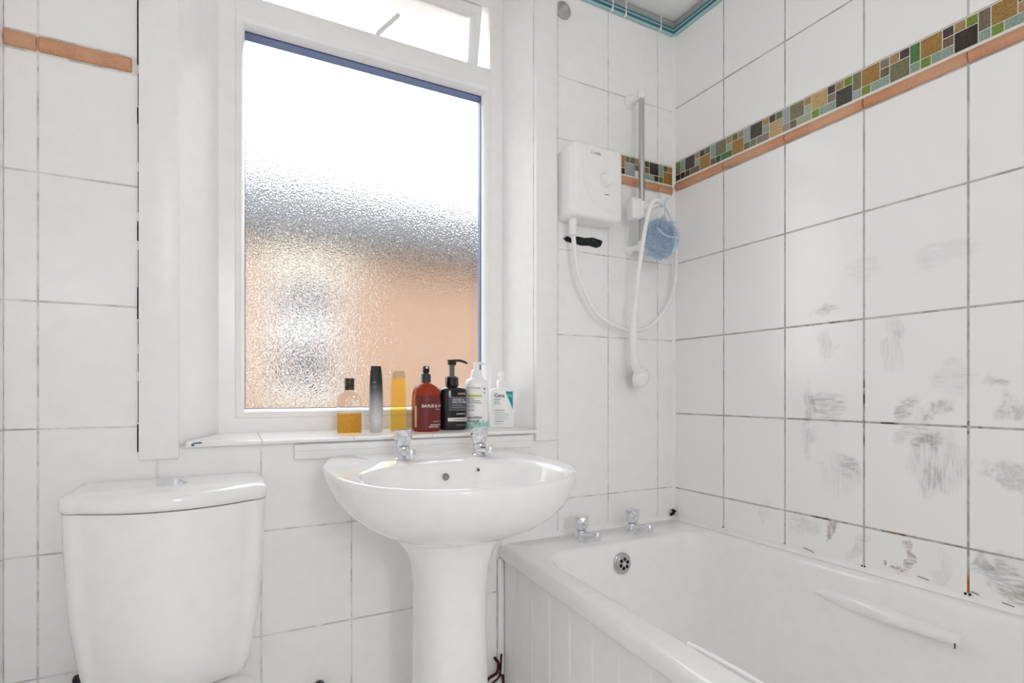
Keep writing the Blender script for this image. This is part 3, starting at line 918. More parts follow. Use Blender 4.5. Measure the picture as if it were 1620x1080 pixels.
# moulded hand grips on both inner sides
def grip(side):
    bm = bmesh.new()
    n = 28
    rings = []
    for i in range(n + 1):
        t = i / n
        y = 0.875 - 0.318 * t
        hh = 0.021 * min(1.0, (t / 0.30 + 0.06)) ** 0.45 * (1.0 if t < 0.5 else 1 - 0.45 * (t - 0.5) / 0.5)
        dp = 0.004 + 0.020 * min(1.0, t * 1.6)
        z = 0.497 + (-0.002 * t)
        xw = (bmap(0.952 - 0.030 * 0.8, y) + 0.006) if side > 0 else (bmap(0.078 + 0.030, y) - 0.006)
        sg = -1 if side > 0 else 1
        rings.append([(xw + sg * (0.006 + dp) * max(0.0, cos(a)) , y, z + hh * sin(a)) for a in [-pi / 2 + pi * k / 12 for k in range(13)]] + [(xw, y, z)])
    loft(bm, rings)
    o = obj('grip', bm, M['acrylic'], bath, 40)
    bm = bmesh.new()
    xw, yy = rings[-1][6][0], rings[-1][6][1]
    sg = -1 if side > 0 else 1
    box(bm, min(xw + sg * 0.012, xw + sg * 0.016), max(xw + sg * 0.012, xw + sg * 0.016), yy - 0.0012, yy - 0.0002, 0.489, 0.500)
    obj('rust_mark', bm, speckled('brown_rust_mark', (96, 66, 52), (60, 40, 34), 300, 0.9), o, 0)
    return o
grip(1); grip(-1)
bm = bmesh.new()
ys_ = [0.70 - 0.02 * i for i in range(15)]
def lip(i, n): return 0.004 + 0.008 * sin(pi * i / (n - 1)) ** 0.6
tube(bm, [(bmap(0.080, y) + lip(i, 15), y, 0.5655) for i, y in enumerate(ys_)], 0.0042, 10)
gl = obj('grip_lip', bm, M['acrylic'], bath, 60)
bm = bmesh.new()
rl = random.Random(5)
for i, y in enumerate(ys_[2:-1]):
    x = bmap(0.080, y) + lip(i + 2, 15) + 0.0042
    tube(bm, [(x, y, 0.5648), (x + 0.0003, y - 0.006 - 0.008 * rl.random(), 0.5645)], 0.0013, 6)
obj('grime_line', bm, M['mould'], gl, 60)

# ------------------------------------------------------------------ shower heater
sh = thing('shower_heater', 'white electric shower heater box with a round dial on the tiles beside the window', 'shower heater', (1.0055, 1.42, 1.6275))
def rbox_rings(hw, hh, depths, r=0.02, n=6):
    out = []
    for ins, y in depths:
        pts = []
        w, h = hw - ins, hh - ins
        rr = max(0.004, r - ins * 0.3)
        for cx, cz, a0 in ((w - rr, h - rr, 0), (-w + rr, h - rr, pi / 2), (-w + rr, -h + rr, pi), (w - rr, -h + rr, 1.5 * pi)):
            for k in range(n + 1):
                a = a0 + pi / 2 * k / n
                pts.append((cx + rr * cos(a), y, cz + rr * sin(a)))
        out.append(pts)
    return out
bm = bmesh.new()
loft(bm, rbox_rings(0.090, 0.108, [(0.0, -0.0025), (0.0, -0.022), (0.0012, -0.0232)], 0.02))
obj('back_plate', bm, M['plastic'], sh, 40)
bm = bmesh.new()
loft(bm, rbox_rings(0.0925, 0.110, [(0.002, -0.0225), (0.0, -0.024), (0.0, -0.068), (0.0012, -0.077), (0.004, -0.083), (0.009, -0.0868), (0.016, -0.088)], 0.015))
cover = obj('cover', bm, M['plastic'], sh, 40)
# raised swoosh line on the cover
bm = bmesh.new()
p = smooth_path([(-0.058, -0.0878, 0.078), (-0.060, -0.0878, 0.03), (-0.05, -0.0878, -0.02), (-0.02, -0.0878, -0.062), (0.03, -0.0878, -0.083), (0.062, -0.0878, -0.085)], 8)
tube(bm, p, 0.0014, 8)
obj('moulded_line', bm, M['plastic'], cover, 60)
bm = bmesh.new()
Md = Matrix.Translation((0.024, -0.0875, 0.008)) @ Matrix.Rotation(R(90), 4, 'X')
lathe(bm, [(0.025, 0), (0.025, 0.002), (0.0235, 0.0028)], 40, M=Md)
dial_ring = obj('dial_ring', bm, M['plastic'], sh, 40)
bm = bmesh.new()
lathe(bm, [(0.019, 0.002), (0.0185, 0.010), (0.016, 0.014), (0.001, 0.0155)], 36, M=Md)
box(bm, 0.021, 0.027, -0.1035, -0.1005, -0.002, 0.022, 0, 0.001)
obj('dial', bm, M['plastic'], sh, 40)
bm = bmesh.new()
for k in range(15):
    a = R(20 + k * 20)
    mm = Matrix.Translation((0.024 + 0.0212 * cos(a), -0.0905, 0.008 + 0.0212 * sin(a)))
    bmesh.ops.create_icosphere(bm, subdivisions=1, radius=0.0009, matrix=mm)
obj('dial_marks', bm, M['grey'], sh, 0)
bm = bmesh.new(); box(bm, 0.021, 0.036, -0.0885, -0.0876, -0.036, -0.0335)
obj('indicator', bm, M['grey'], sh, 0)
bm = bmesh.new(); text_bm(bm, 'Creda', 0.0145, lambda x, z: (-0.030 + x, -0.0884, 0.078 + z))
obj('lettering', bm, M['grey'], sh, 0)
bm = bmesh.new()
lathe(bm, [(0.0125, 0), (0.0125, 0.018), (0.011, 0.02), (0.011, 0.048), (0.0095, 0.050)], 24, M=Matrix.Translation((-0.065, -0.045, -0.108)) @ Matrix.Rotation(pi, 4, 'X'))
obj('outlet', bm, M['plastic'], sh, 40)
# black mouldy hole in the tiles under the heater
bm = bmesh.new()
pts = [(0.935, 1.470), (0.948, 1.478), (0.962, 1.474), (0.985, 1.482), (1.012, 1.481), (1.045, 1.486), (1.075, 1.482), (1.083, 1.478), (1.074, 1.462), (1.06, 1.456), (1.03, 1.459), (1.0, 1.456), (0.97, 1.460), (0.945, 1.462)]
prism(bm, pts, YB - 0.0045, YB - 0.0005, axis='y')
obj('mould_patch', bm, M['mould'], wall_back, 0)

# ------------------------------------------------------------------ riser rail, hose, hand shower, pouf
RX, RY = 1.194, 1.36
rail = thing('shower_rail', 'chrome riser rail with white brackets in the corner over the bath', 'shower rail', (RX, RY, 1.42))
bm = bmesh.new(); lathe(bm, [(0.0095, 0.03), (0.0095, 0.525)], 20)
obj('rail', bm, M['satin'], rail, 40)
def bracket(z, r):
    bm = bmesh.new()
    lathe(bm, [(r, 0.0), (r, 0.006), (r * 0.8, 0.010), (r * 0.6, 0.018), (r * 0.55, 0.05)], 28, M=Matrix.Translation((0.0, YB - RY - 0.0015, z)) @ Matrix.Rotation(R(90), 4, 'X'))
    lathe(bm, [(0.010, z - 0.016), (0.0135, z - 0.013), (0.0135, z + 0.010), (0.011, z + 0.015), (0.001, z + 0.016)], 24)
    return obj('bracket', bm, M['plastic'], rail, 40)
bracket(0.528, 0.022); bracket(0.045, 0.014)
bm = bmesh.new()
box(bm, -0.048, -0.010, -0.016, 0.018, 0.125, 0.19, 0, 0.005, 3)
box(bm, -0.015, 0.015, -0.018, 0.016, 0.130, 0.185, 0, 0.007, 3)
tube(bm, [(0.0, -0.012, 0.16), (0.022, -0.03, 0.17), (0.046, -0.036, 0.182)], 0.012, 14, radii=[0.013, 0.0125, 0.011])
box(bm, 0.044, 0.055, -0.044, -0.030, 0.166, 0.205, 0, 0.003, 2)
obj('slider', bm, M['plastic'], rail, 40)

hs = thing('hand_shower', 'white hand shower hanging head-down on its looped white hose', 'hand shower', (0, 0, 0))
bm = bmesh.new()
hp = smooth_path([(0.9425, 1.375, 1.464), (0.945, 1.372, 1.43), (0.955, 1.372, 1.365), (0.982, 1.374, 1.31), (1.023, 1.378, 1.2525), (1.065, 1.381, 1.224), (1.1087, 1.384, 1.2087), (1.155, 1.386, 1.2), (1.1986, 1.388, 1.200), (1.242, 1.388, 1.211),
                  (1.279, 1.387, 1.234), (1.318, 1.384, 1.275), (1.343, 1.380, 1.325), (1.356, 1.377, 1.38), (1.355, 1.373, 1.44), (1.335, 1.360, 1.51), (1.298, 1.336, 1.562), (1.262, 1.321, 1.590), (1.225, 1.310, 1.596),
                  (1.195, 1.306, 1.592), (1.177, 1.308, 1.555), (1.168, 1.315, 1.50), (1.162, 1.325, 1.43), (1.158, 1.338, 1.34), (1.156, 1.347, 1.255)], 7)
tube(bm, hp, 0.0068, 12)
obj('hose', bm, M['plastic'], hs, 60)
bm = bmesh.new()
hp2 = smooth_path([(1.156, 1.347, 1.262), (1.155, 1.35, 1.23), (1.1545, 1.352, 1.19), (1.156, 1.355, 1.14), (1.163, 1.358, 1.095), (1.178, 1.360, 1.066)], 6)
nn = len(hp2)
tube(bm, hp2, 0.012, 18, radii=[0.0095 if i < 4 else 0.0105 + 0.0035 * (i / nn) for i in range(nn)])
hd_m = aim(Vector((1.192, 1.362, 1.048)), Vector((0.72, 0.62, 0.1)))
lathe(bm, [(0.006, -0.020), (0.020, -0.016), (0.030, -0.006), (0.0335, 0.006), (0.0335, 0.014), (0.031, 0.016)], 32, M=aim(Vector((1.200, 1.366, 1.046)), Vector((-0.30, 0.90, 0.18))))
hnd = obj('handset', bm, M['plastic'], hs, 50)
bm = bmesh.new()
lathe(bm, [(0.029, 0.0155), (0.029, 0.018), (0.026, 0.019)], 32, M=aim(Vector((1.200, 1.366, 1.046)), Vector((-0.30, 0.90, 0.18))))
obj('spray_plate', bm, M['grey'], hnd, 40)

pf = thing('bath_pouf', 'light blue mesh bath pouf hanging from the shower rail slider', 'bath pouf', (1.236, 1.318, 1.482))
def pouf_mat():
    m = bpy.data.materials.new('blue_nylon_mesh'); m.use_nodes = True
    k = NT(m)
    t = k.t
    out = t.nodes['Material Output']
    d = k.n('ShaderNodeBsdfDiffuse'); d.inputs[0].default_value = lin((214, 228, 242))
    tr = k.n('ShaderNodeBsdfTranslucent'); tr.inputs[0].default_value = lin((214, 230, 244))
    tp = k.n('ShaderNodeBsdfTransparent')
    m1 = k.n('ShaderNodeMixShader'); m1.inputs[0].default_value = 0.45
    k.l(d.outputs[0], m1.inputs[1]); k.l(tr.outputs[0], m1.inputs[2])
    m2 = k.n('ShaderNodeMixShader')
    f = k.noise(k.obj(), 500, 1, 0.5)
    k.l(k.ramp(f, 0.40, 0.58, 0.15, 0.8), m2.inputs[0])
    k.l(m1.outputs[0], m2.inputs[1]); k.l(tp.outputs[0], m2.inputs[2])
    k.l(m2.outputs[0], out.inputs[0])
    t.nodes.remove(k.b)
    return m
bm = bmesh.new()
rnd = random.Random(3)
for q in range(110):
    z = 1 - 2 * (q + 0.5) / 110
    a = q * 2.39996
    r0 = math.sqrt(1 - z * z)
    d = Vector((r0 * cos(a), r0 * sin(a), z))
    c = Vector((d.x * 0.052, d.y * 0.036, d.z * 0.066)) * rnd.uniform(0.45, 1.0)
    nrm = (d + Vector((rnd.uniform(-1, 1), rnd.uniform(-1, 1), rnd.uniform(-1, 1))) * 0.45).normalized()
    mm = aim(c, nrm)
    R0 = rnd.uniform(0.022, 0.032); ph = rnd.uniform(0, 6.28); k2 = rnd.choice((3, 4, 5))
    N, K = 28, 4
    rr = []
    for j in range(K + 1):
        s = j / K
        rr.append([tuple(mm @ Vector((R0 * s * cos(2 * pi * i / N), R0 * s * sin(2 * pi * i / N), 0.007 * s * s * sin(k2 * 2 * pi * i / N + ph) - 0.006 * s * s))) for i in range(N)])
    loft(bm, rr[1:], True, False)
pfm = obj('mesh_ruffles', bm, pouf_mat(), pf, 80)
bm = bmesh.new()
tube(bm, smooth_path([(0.0, 0.0, 0.02), (0.004, -0.012, 0.07), (0.006, -0.012, 0.105), (0.012, -0.012, 0.125), (0.022, -0.01, 0.13)], 5), 0.0022, 8)
tube(bm, smooth_path([(-0.055, -0.045, 0.018), (-0.04, -0.052, 0.0), (-0.015, -0.055, -0.008), (0.012, -0.055, -0.006), (0.03, -0.052, -0.012)], 5), 0.0022, 8)
tube(bm, smooth_path([(0.008, -0.057, -0.008), (0.006, -0.058, -0.03), (-0.006, -0.055, -0.056)], 5), 0.0024, 8)
obj('cord', bm, mat('pale_blue_cord', (190, 212, 232), 0.6), pf, 60)

# ribbed flange high beside the casing
fl = thing('wall_flange', 'small grey ribbed round flange high on the tiles beside the window casing', 'wall flange', (0.934, YB - 0.002, 2.165))
bm = bmesh.new()
lathe(bm, [(0.027, 0), (0.027, 0.004), (0.022, 0.007), (0.021, 0.005), (0.018, 0.010), (0.0165, 0.008), (0.013, 0.014), (0.0115, 0.012), (0.008, 0.018), (0.001, 0.019)], 28, M=Matrix.Rotation(R(90), 4, 'X'))
obj('rosette', bm, mat('grey_plastic', (190, 190, 186), 0.35), fl, 25)

# black pipe stub, and a dark upright cylinder filling an unidentified dark patch
bm = bmesh.new(); lathe(bm, [(0.012, 0), (0.012, 0.05), (0.009, 0.05), (0.009, 0.02)], 20, M=Matrix.Translation((0.222, YB - 0.003, 0.283)) @ Matrix.Rotation(R(90), 4, 'X'), cap1=True)
tag(obj('pipe_stub', bm, M['black'], None, 40), 'black pipe stub sticking out of the tiles between toilet and basin', 'pipe')
bm = bmesh.new(); lathe(bm, [(0.012, 0), (0.012, 0.425), (0.010, 0.43)], 20, M=Matrix.Translation((-0.243, 1.39, 0.0)))
tag(obj('dark_upright', bm, mat('dark_navy', (28, 24, 38), 0.5), None, 40), 'dark upright cylinder behind the foot of the toilet cistern', 'pipe')
bm = bmesh.new()
for pts, r in (([(0.655, 1.392, 0.19), (0.672, 1.392, 0.202), (0.695, 1.392, 0.212), (0.700, 1.392, 0.235), (0.688, 1.392, 0.255)], 0.0042),
               ([(0.66, 1.388, 0.175), (0.68, 1.388, 0.188), (0.702, 1.388, 0.205), (0.708, 1.389, 0.262)], 0.003),
               ([(0.700, 1.386, 0.212), (0.708, 1.386, 0.20), (0.712, 1.386, 0.185), (0.712, 1.386, 0.0)], 0.004)):
    tube(bm, smooth_path(pts, 5), r, 8)
tag(obj('frayed_cable', bm, M['rust'], None, 60), 'frayed dark red cable in the corner between basin pedestal and bath panel', 'cable')

# ------------------------------------------------------------------ bottles on the sill
def sill_z(y): return SZF + 0.0015 + (SZB - SZF - 0.0015) * (y - YB) / (FY - YB)
GR = 'toiletry bottles on the windowsill'
def bottle(name, label, x, y, rotz=0.0, cat='bottle'):
    return thing(name, label, cat, (x, y, sill_z(y) - 0.0005), rotz, GR)
def body(bm, prof, n=40, mi=0, cap0=True, cap1=True):
    """prof rows: (rx, ry, z, power)"""
    return loft(bm, [ring(rx, ry, z, n, p) for rx, ry, z, p in prof], cap0, cap1, mi)
def wrap(rx, ry, p, off=0.0004, a0=0.0):
    """maps flat (x, z) to the side of a superellipse, x measured along the front from its middle"""
    tab = []
    n = 400
    L = 0.0; prev = None
    for i in range(n + 1):
        a = -pi / 2 + pi * (i / n - 0.5) * 1.98
        c, s = cos(a), sin(a)
        q = Vector(((rx + off) * math.copysign(abs(c) ** (2 / p), c), (ry + off) * math.copysign(abs(s) ** (2 / p), s)))
        if prev is not None: L += (q - prev).length
        tab.append((L, q)); prev = q
    mid = L / 2
    def fn(x, z):
        t = min(max(x + mid + a0, 0), L)
        lo, hi = 0, n
        while hi - lo > 1:
            m_ = (lo + hi) // 2
            if tab[m_][0] <= t: lo = m_
            else: hi = m_
        l0, q0 = tab[lo]; l1, q1 = tab[hi]
        q = q0.lerp(q1, (t - l0) / max(1e-9, l1 - l0))
        return (q.x, q.y, z)
    return fn
def patch(bm, fn, x0, x1, z0, z1, mi=0, nx=14, top=None):
    vs = []
    for i in range(nx + 1):
        x = x0 + (x1 - x0) * i / nx
        zt = z1 if top is None else top(x)
        vs.append((bm.verts.new(fn(x, z0)), bm.verts.new(fn(x, zt))))
    for a, b in zip(vs, vs[1:]):
        bm.faces.new((a[0], b[0], b[1], a[1])).material_index = mi
def T(bm, fn, s, size, x, z, mi=0, bold=0.0):
    text_bm(bm, s, size, lambda a, b: fn(x + a, z + b), mi, 'LEFT', bold)

M['ink_white'] = mat('white_print', (236, 234, 230), 0.5)
M['ink_dark'] = mat('dark_print', (52, 54, 56), 0.5)
M['ink_grey'] = mat('grey_print_soft', (138, 142, 142), 0.5)
M['teal'] = mat('teal_print', (0, 152, 158), 0.45)
M['lightteal'] = mat('light_teal_print', (162, 214, 204), 0.5)
M['lime'] = mat('lime_print', (196, 200, 84), 0.5)

# 1  clear bottle of golden gel
o = bottle('gel_bottle', 'small clear bottle half full of golden gel with a dark brown cap', 0.307, 1.48)
bm = bmesh.new()
body(bm, [(0.0285, 0.018, 0.0, 2.6), (0.0305, 0.020, 0.003, 2.6), (0.031, 0.020, 0.012, 2.6), (0.031, 0.020, 0.078, 2.6), (0.030, 0.0195, 0.090, 2.5), (0.0265, 0.018, 0.100, 2.3), (0.019, 0.015, 0.107, 2.1), (0.0125, 0.0115, 0.1095, 2), (0.0115, 0.0115, 0.113, 2)])
M['clear'] = mat('clear_bottle_plastic', (246, 244, 240), 0.04, 0, 1.0, 1.12)
obj('container', bm, M['clear'], o, 50)
bm = bmesh.new()
body(bm, [(0.028, 0.0175, 0.0012, 2.6), (0.0298, 0.019, 0.004, 2.6), (0.0302, 0.0193, 0.012, 2.6), (0.0302, 0.0193, 0.0515, 2.6)])
def gel_mat():
    m = mat('golden_gel', (250, 180, 60), 0.2, 0, 0.8, 1.1)
    k = NT(m)
    f = k.noise(k.obj(), 130, 4, 0.7, 0.4)
    k.l(k.mix(k.ramp(f, 0.36, 0.64), lin((255, 222, 120)), lin((255, 186, 74))), k.b.inputs['Base Color'])
    k.bump(f, 0.5, 0.002)
    return m
obj('gel', bm, gel_mat(), o, 50)
bm = bmesh.new()
body(bm, [(0.0118, 0.0118, 0.112, 2), (0.0125, 0.0125, 0.113, 2), (0.0128, 0.0128, 0.141, 2), (0.012, 0.012, 0.1425, 2)], 30)
box(bm, 0.004, 0.0145, -0.006, 0.006, 0.139, 0.1415, 0, 0.0008)
obj('cap', bm, speckled('dark_bronze_cap', (52, 40, 26), (84, 66, 40), 60, 0.25, 0), o, 40)

# 2  shaded tube standing on its cap
o = bottle('squeeze_tube', 'slim black to frosted white squeeze tube standing on its cap', 0.377, 1.48)
def tube_mat():
    m = mat('black_to_white_tube', (200, 200, 200), 0.35)
    k = NT(m)
    sep = k.n('ShaderNodeSeparateXYZ'); k.l(k.obj(), sep.inputs[0])
    cr = k.n('ShaderNodeValToRGB'); k.l(k.math('DIVIDE', sep.outputs[2], 0.178), cr.inputs[0])
    e = cr.color_ramp.elements
    e[0].position = 0.0; e[0].color = lin((228, 230, 232))
    e[1].position = 1.0; e[1].color = lin((24, 26, 30))
    for p_, c in ((0.25, (206, 208, 212)), (0.45, (158, 160, 166)), (0.62, (88, 86, 94)), (0.74, (40, 40, 48))):
        q = e.new(p_); q.color = lin(c)
    k.l(cr.outputs[0], k.b.inputs['Base Color'])
    return m
bm = bmesh.new()
body(bm, [(0.0165, 0.0145, 0.024, 2.2), (0.0182, 0.016, 0.028, 2.2), (0.0185, 0.0158, 0.06, 2.2), (0.0182, 0.0135, 0.10, 2.2), (0.0170, 0.009, 0.14, 2.2), (0.0148, 0.004, 0.165, 2.4), (0.0138, 0.0016, 0.170, 3), (0.0138, 0.0012, 0.1765, 3)])
obj('sleeve', bm, tube_mat(), o, 50)
bm = bmesh.new()
body(bm, [(0.0145, 0.0135, 0.0, 2.2), (0.0152, 0.014, 0.001, 2.2), (0.0168, 0.0148, 0.0235, 2.2), (0.0165, 0.0145, 0.0245, 2.2)])
obj('cap', bm, mat('frosted_cap', (226, 228, 228), 0.4, 0, 0.3, 1.2), o, 40)
bm = bmesh.new()
fn = lambda x, z: (x, -0.0118 + (z - 0.12) * 0.125, z)
for z, w in ((0.1335, 0.011), (0.131, 0.009), (0.1225, 0.011), (0.118, 0.008)):
    patch(bm, fn, -0.0125, -0.0125 + w, z, z + 0.0012, 0, 3)
obj('print', bm, M['ink_grey'], o, 0)

# 3  amber oil bottle
o = bottle('oil_bottle', 'tall slim translucent amber bottle with a frosted pale top', 0.4387, 1.48, R(-8))
bm = bmesh.new()
body(bm, [(0.0195, 0.015, 0.0, 3.2), (0.021, 0.0165, 0.002, 3.2), (0.0215, 0.017, 0.05, 3.2), (0.0205, 0.016, 0.11, 3.2), (0.0185, 0.0145, 0.142, 3.2), (0.018, 0.014, 0.1445, 3.2)])
obj('container', bm, mat('amber_oil', (255, 224, 120), 0.08, 0, 0.95, 1.08), o, 50)
bm = bmesh.new()
body(bm, [(0.0183, 0.0143, 0.1448, 3.2), (0.0178, 0.014, 0.150, 3.2), (0.0165, 0.013, 0.160, 3.2), (0.0155, 0.012, 0.1635, 3.2), (0.013, 0.010, 0.165, 3.0)])
obj('cap', bm, mat('frosted_amber_cap', (226, 206, 172), 0.35, 0, 0.4, 1.15), o, 50)

# 4  reddish-brown pump bottle
def pump(o, z, col_r, col_h, stem_h, head, spout, m_col, m_head, ang=0.0, m_stem=None, over=0.008):
    bm = bmesh.new()
    lathe(bm, [(col_r * 0.96, z), (col_r, z + 0.001), (col_r, z + col_h - 0.001), (col_r * 0.85, z + col_h)], 30)
    obj('collar', bm, m_col, o, 40)
    bm = bmesh.new()
    lathe(bm, [(col_r * 0.5, z + col_h - 0.001), (col_r * 0.48, z + col_h + stem_h)], 20)
    obj('stem', bm, m_stem or m_head, o, 40)
    bm = bmesh.new()
    zt = z + col_h + stem_h
    hr, hh = head
    lathe(bm, [(hr * 0.9, zt - 0.002), (hr, zt), (hr, zt + hh * 0.75), (hr * 0.9, zt + hh), (0.001, zt + hh)], 24)
    dx, dy = cos(ang), sin(ang)
    L, drop = spout
    pts = smooth_path([(0, 0, zt + hh * 0.62), (dx * L * 0.5, dy * L * 0.5, zt + hh * 0.62), (dx * L * 0.85, dy * L * 0.85, zt + hh * 0.5), (dx * L, dy * L, zt + hh * 0.5 - drop)], 5)
    n_ = len(pts)
    tube(bm, pts, 0.004, 10, radii=[hr * 0.55 * (1 - 0.5 * i / n_) for i in range(n_)])
    return obj('pump_head', bm, m_head, o, 50)
o = bottle('soap_pump_bottle', 'round-shouldered reddish brown pump bottle with a black pump', 0.513, 1.468, R(-2))
bm = bmesh.new()
P_ = [(0.0355, 0.0355, 0.0, 2.3), (0.038, 0.038, 0.003, 2.3), (0.0388, 0.0388, 0.010, 2.3), (0.0388, 0.0388, 0.092, 2.3), (0.0375, 0.0375, 0.105, 2.25), (0.034, 0.034, 0.116, 2.2), (0.027, 0.027, 0.126, 2.1), (0.018, 0.018, 0.1325, 2), (0.0135, 0.0135, 0.135, 2)]
body(bm, P_, 48)
obj('container', bm, mat('red_brown_plastic', (176, 76, 52), 0.1, 0, 0.55, 1.2), o, 50)
fn = wrap(0.0388, 0.0388, 2.3)
bm = bmesh.new()
patch(bm, fn, -0.047, 0.047, 0.004, 0.098, 0, 40)
fn2 = wrap(0.0388, 0.0388, 2.3, 0.0008)
patch(bm, fn2, -0.047, -0.0385, 0.012, 0.07, 2, 6)
T(bm, fn2, 'BAYLIS & HARDING', 0.0112, -0.0235, 0.066, 1, 0.0002)
T(bm, fn2, 'ENGLAND', 0.004, 0.016, 0.059, 1)
T(bm, fn2, 'black pepper & ginseng', 0.0042, 0.008, 0.026, 1)
T(bm, fn2, 'luxury hand wash', 0.0055, 0.0, 0.0165, 1, 0.0002)
T(bm, fn2, '500 ml e 16.9 fl oz', 0.0042, -0.004, 0.0115, 1, 0.0002)
obj('print_label', bm, [mat('deep_red_label', (112, 36, 36), 0.3), M['ink_white'], mat('cream_side_label', (196, 178, 142), 0.5)], o, 0)
pump(o, 0.1345, 0.0135, 0.024, 0.004, (0.0095, 0.0165), (0.030, 0.002), mat('smoky_collar', (70, 76, 80), 0.12, 0.6), M['black'], R(-100))

# 5  black shampoo pump bottle
o = bottle('shampoo_pump_bottle', 'square-shouldered black pump bottle with a grey label panel and long black spout', 0.597, 1.485, R(-6))
bm = bmesh.new()
body(bm, [(0.037, 0.030, 0.0, 3.0), (0.0395, 0.032, 0.003, 3.0), (0.040, 0.0325, 0.01, 3.0), (0.040, 0.0325, 0.110, 3.0), (0.0392, 0.0318, 0.1135, 3.0), (0.036, 0.029, 0.1165, 2.8), (0.024, 0.022, 0.122, 2.3), (0.016, 0.016, 0.1235, 2)], 48)
M['blackplum'] = mat('dark_plum_plastic', (30, 26, 32), 0.14)
obj('container', bm, M['blackplum'], o, 50)
fn = wrap(0.040, 0.0325, 3.0); fn2 = wrap(0.040, 0.0325, 3.0, 0.0008)
bm = bmesh.new()
patch(bm, fn, -0.018, 0.043, 0.056, 0.092, 1, 30)
patch(bm, fn2, -0.018, 0.043, 0.0915, 0.0922, 2, 30); patch(bm, fn2, -0.018, 0.043, 0.0555, 0.0562, 2, 30)
patch(bm, fn2, -0.021, 0.043, 0.024, 0.034, 0, 30)
fn3 = wrap(0.040, 0.0325, 3.0, 0.0012)
T(bm, fn3, 'KUNDAL', 0.0062, 0.008, 0.100, 3, 0.0002)
T(bm, fn3, 'HONEY &', 0.0082, -0.008, 0.0825, 2, 0.0003)
T(bm, fn3, 'MACADAMIA', 0.0082, -0.008, 0.0755, 2, 0.0003)
T(bm, fn3, 'Pure & Natural', 0.005, -0.008, 0.068, 2)
T(bm, fn3, 'Refreshing Shampoo', 0.005, -0.008, 0.062, 2)
T(bm, fn3, 'SHAMPOO', 0.0058, 0.004, 0.043, 2, 0.0002)
T(bm, fn3, '01 WHITE MUSK', 0.0054, -0.004, 0.0268, 4, 0.0002)
T(bm, fn3, '500 ml / 16.9 fl oz', 0.0038, 0.004, 0.012, 2)
obj('print_label', bm, [M['ink_white'], mat('slate_label', (66, 66, 74), 0.4), mat('pale_print', (188, 188, 192), 0.5), mat('rose_print', (206, 168, 168), 0.5), M['ink_dark']], o, 0)
pump(o, 0.1235, 0.019, 0.026, 0.0, (0.0155, 0.006), (0.01, 0.0), M['blackplum'], M['blackplum'], R(-5))
for ch in list(o.children):
    if ch.name.startswith(('stem', 'pump_head')): bpy.data.objects.remove(ch)
bm = bmesh.new()
lathe(bm, [(0.0135, 0.149), (0.0135, 0.153), (0.009, 0.1545), (0.0078, 0.156), (0.0078, 0.184)], 24)
obj('stem', bm, mat('grey_clear_stem', (120, 120, 118), 0.15, 0, 0.3, 1.3), o, 40)
bm = bmesh.new()
lathe(bm, [(0.0115, 0.184), (0.0125, 0.1855), (0.0125, 0.195), (0.0140, 0.1965), (0.0140, 0.199), (0.001, 0.200)], 28)
pts = smooth_path([(0.0, 0, 0.1965), (0.02, -0.004, 0.1975), (0.034, -0.007, 0.194), (0.0435, -0.009, 0.189)], 6)
tube(bm, pts, 0.004, 10, radii=[0.0046 - 0.0018 * i / len(pts) for i in range(len(pts))])
obj('pump_head', bm, M['black'], o, 40)

# 6  white flip-top bottle
o = bottle('lotion_bottle', 'white bottle with a teal wave at the foot and a lime green stripe', 0.675, 1.487, R(-14))
bm = bmesh.new()
body(bm, [(0.0325, 0.024, 0.0, 2.4), (0.0345, 0.026, 0.003, 2.4), (0.0352, 0.0265, 0.010, 2.4), (0.0352, 0.0265, 0.122, 2.4), (0.034, 0.026, 0.132, 2.4), (0.030, 0.0235, 0.141, 2.3), (0.0225, 0.0195, 0.1465, 2.2), (0.0185, 0.0175, 0.148, 2)], 48)
obj('container', bm, M['plastic'], o, 50)
fn = wrap(0.0352, 0.0265, 2.4); fn2 = wrap(0.0352, 0.0265, 2.4, 0.0008)
bm = bmesh.new()
patch(bm, fn, -0.045, 0.045, 0.002, 0.02, 4, 40, top=lambda x: 0.0185 + 0.003 * sin(x * 130 + 2.2) + max(0, x) * 0.12)
T(bm, fn2, 'ATTITUDE', 0.0078, -0.030, 0.1155, 1, 0.0001)
box_z = 0.0925
patch(bm, fn2, -0.031, 0.012, box_z, box_z + 0.006, 3, 16)
for z, w in ((0.086, 0.020), (0.080, 0.037), (0.0745, 0.042)): patch(bm, fn2, -0.031, -0.031 + w, z, z + 0.0016, 0, 12)
for z, w in ((0.0665, 0.02), (0.0625, 0.021), (0.056, 0.019), (0.052, 0.02)): patch(bm, fn2, -0.031, -0.031 + w, z, z + 0.0015, 1, 8)
for q in range(2): patch(bm, fn2, 0.017, 0.023, 0.113 - q * 0.010, 0.119 - q * 0.010 - q * 0.003, 1, 4)
T(bm, fn2, 'for skin', 0.0055, -0.031, 0.039, 1)
T(bm, fn2, 'sensitive', 0.0125, -0.0315, 0.0295, 0, 0.0002)
T(bm, fn2, 'natural', 0.0125, -0.0315, 0.0195, 0, 0.0002)
fw = []
for cx, cz in ((-0.006, 0.0155), (0.004, 0.0135), (0.0155, 0.021)):
    for k in range(5):
        a = 2 * pi * k / 5
        n_ = 8
        vs = [bm.verts.new(fn2(cx + 0.0017 * cos(a) + 0.0011 * cos(2 * pi * i / n_), cz + 0.0017 * sin(a) + 0.0011 * sin(2 * pi * i / n_))) for i in range(n_)]
        bm.faces.new(vs).material_index = 1
obj('print', bm, [M['ink_dark'], M['ink_grey'], M['ink_white'], M['lime'], M['lightteal']], o, 0)
bm = bmesh.new()
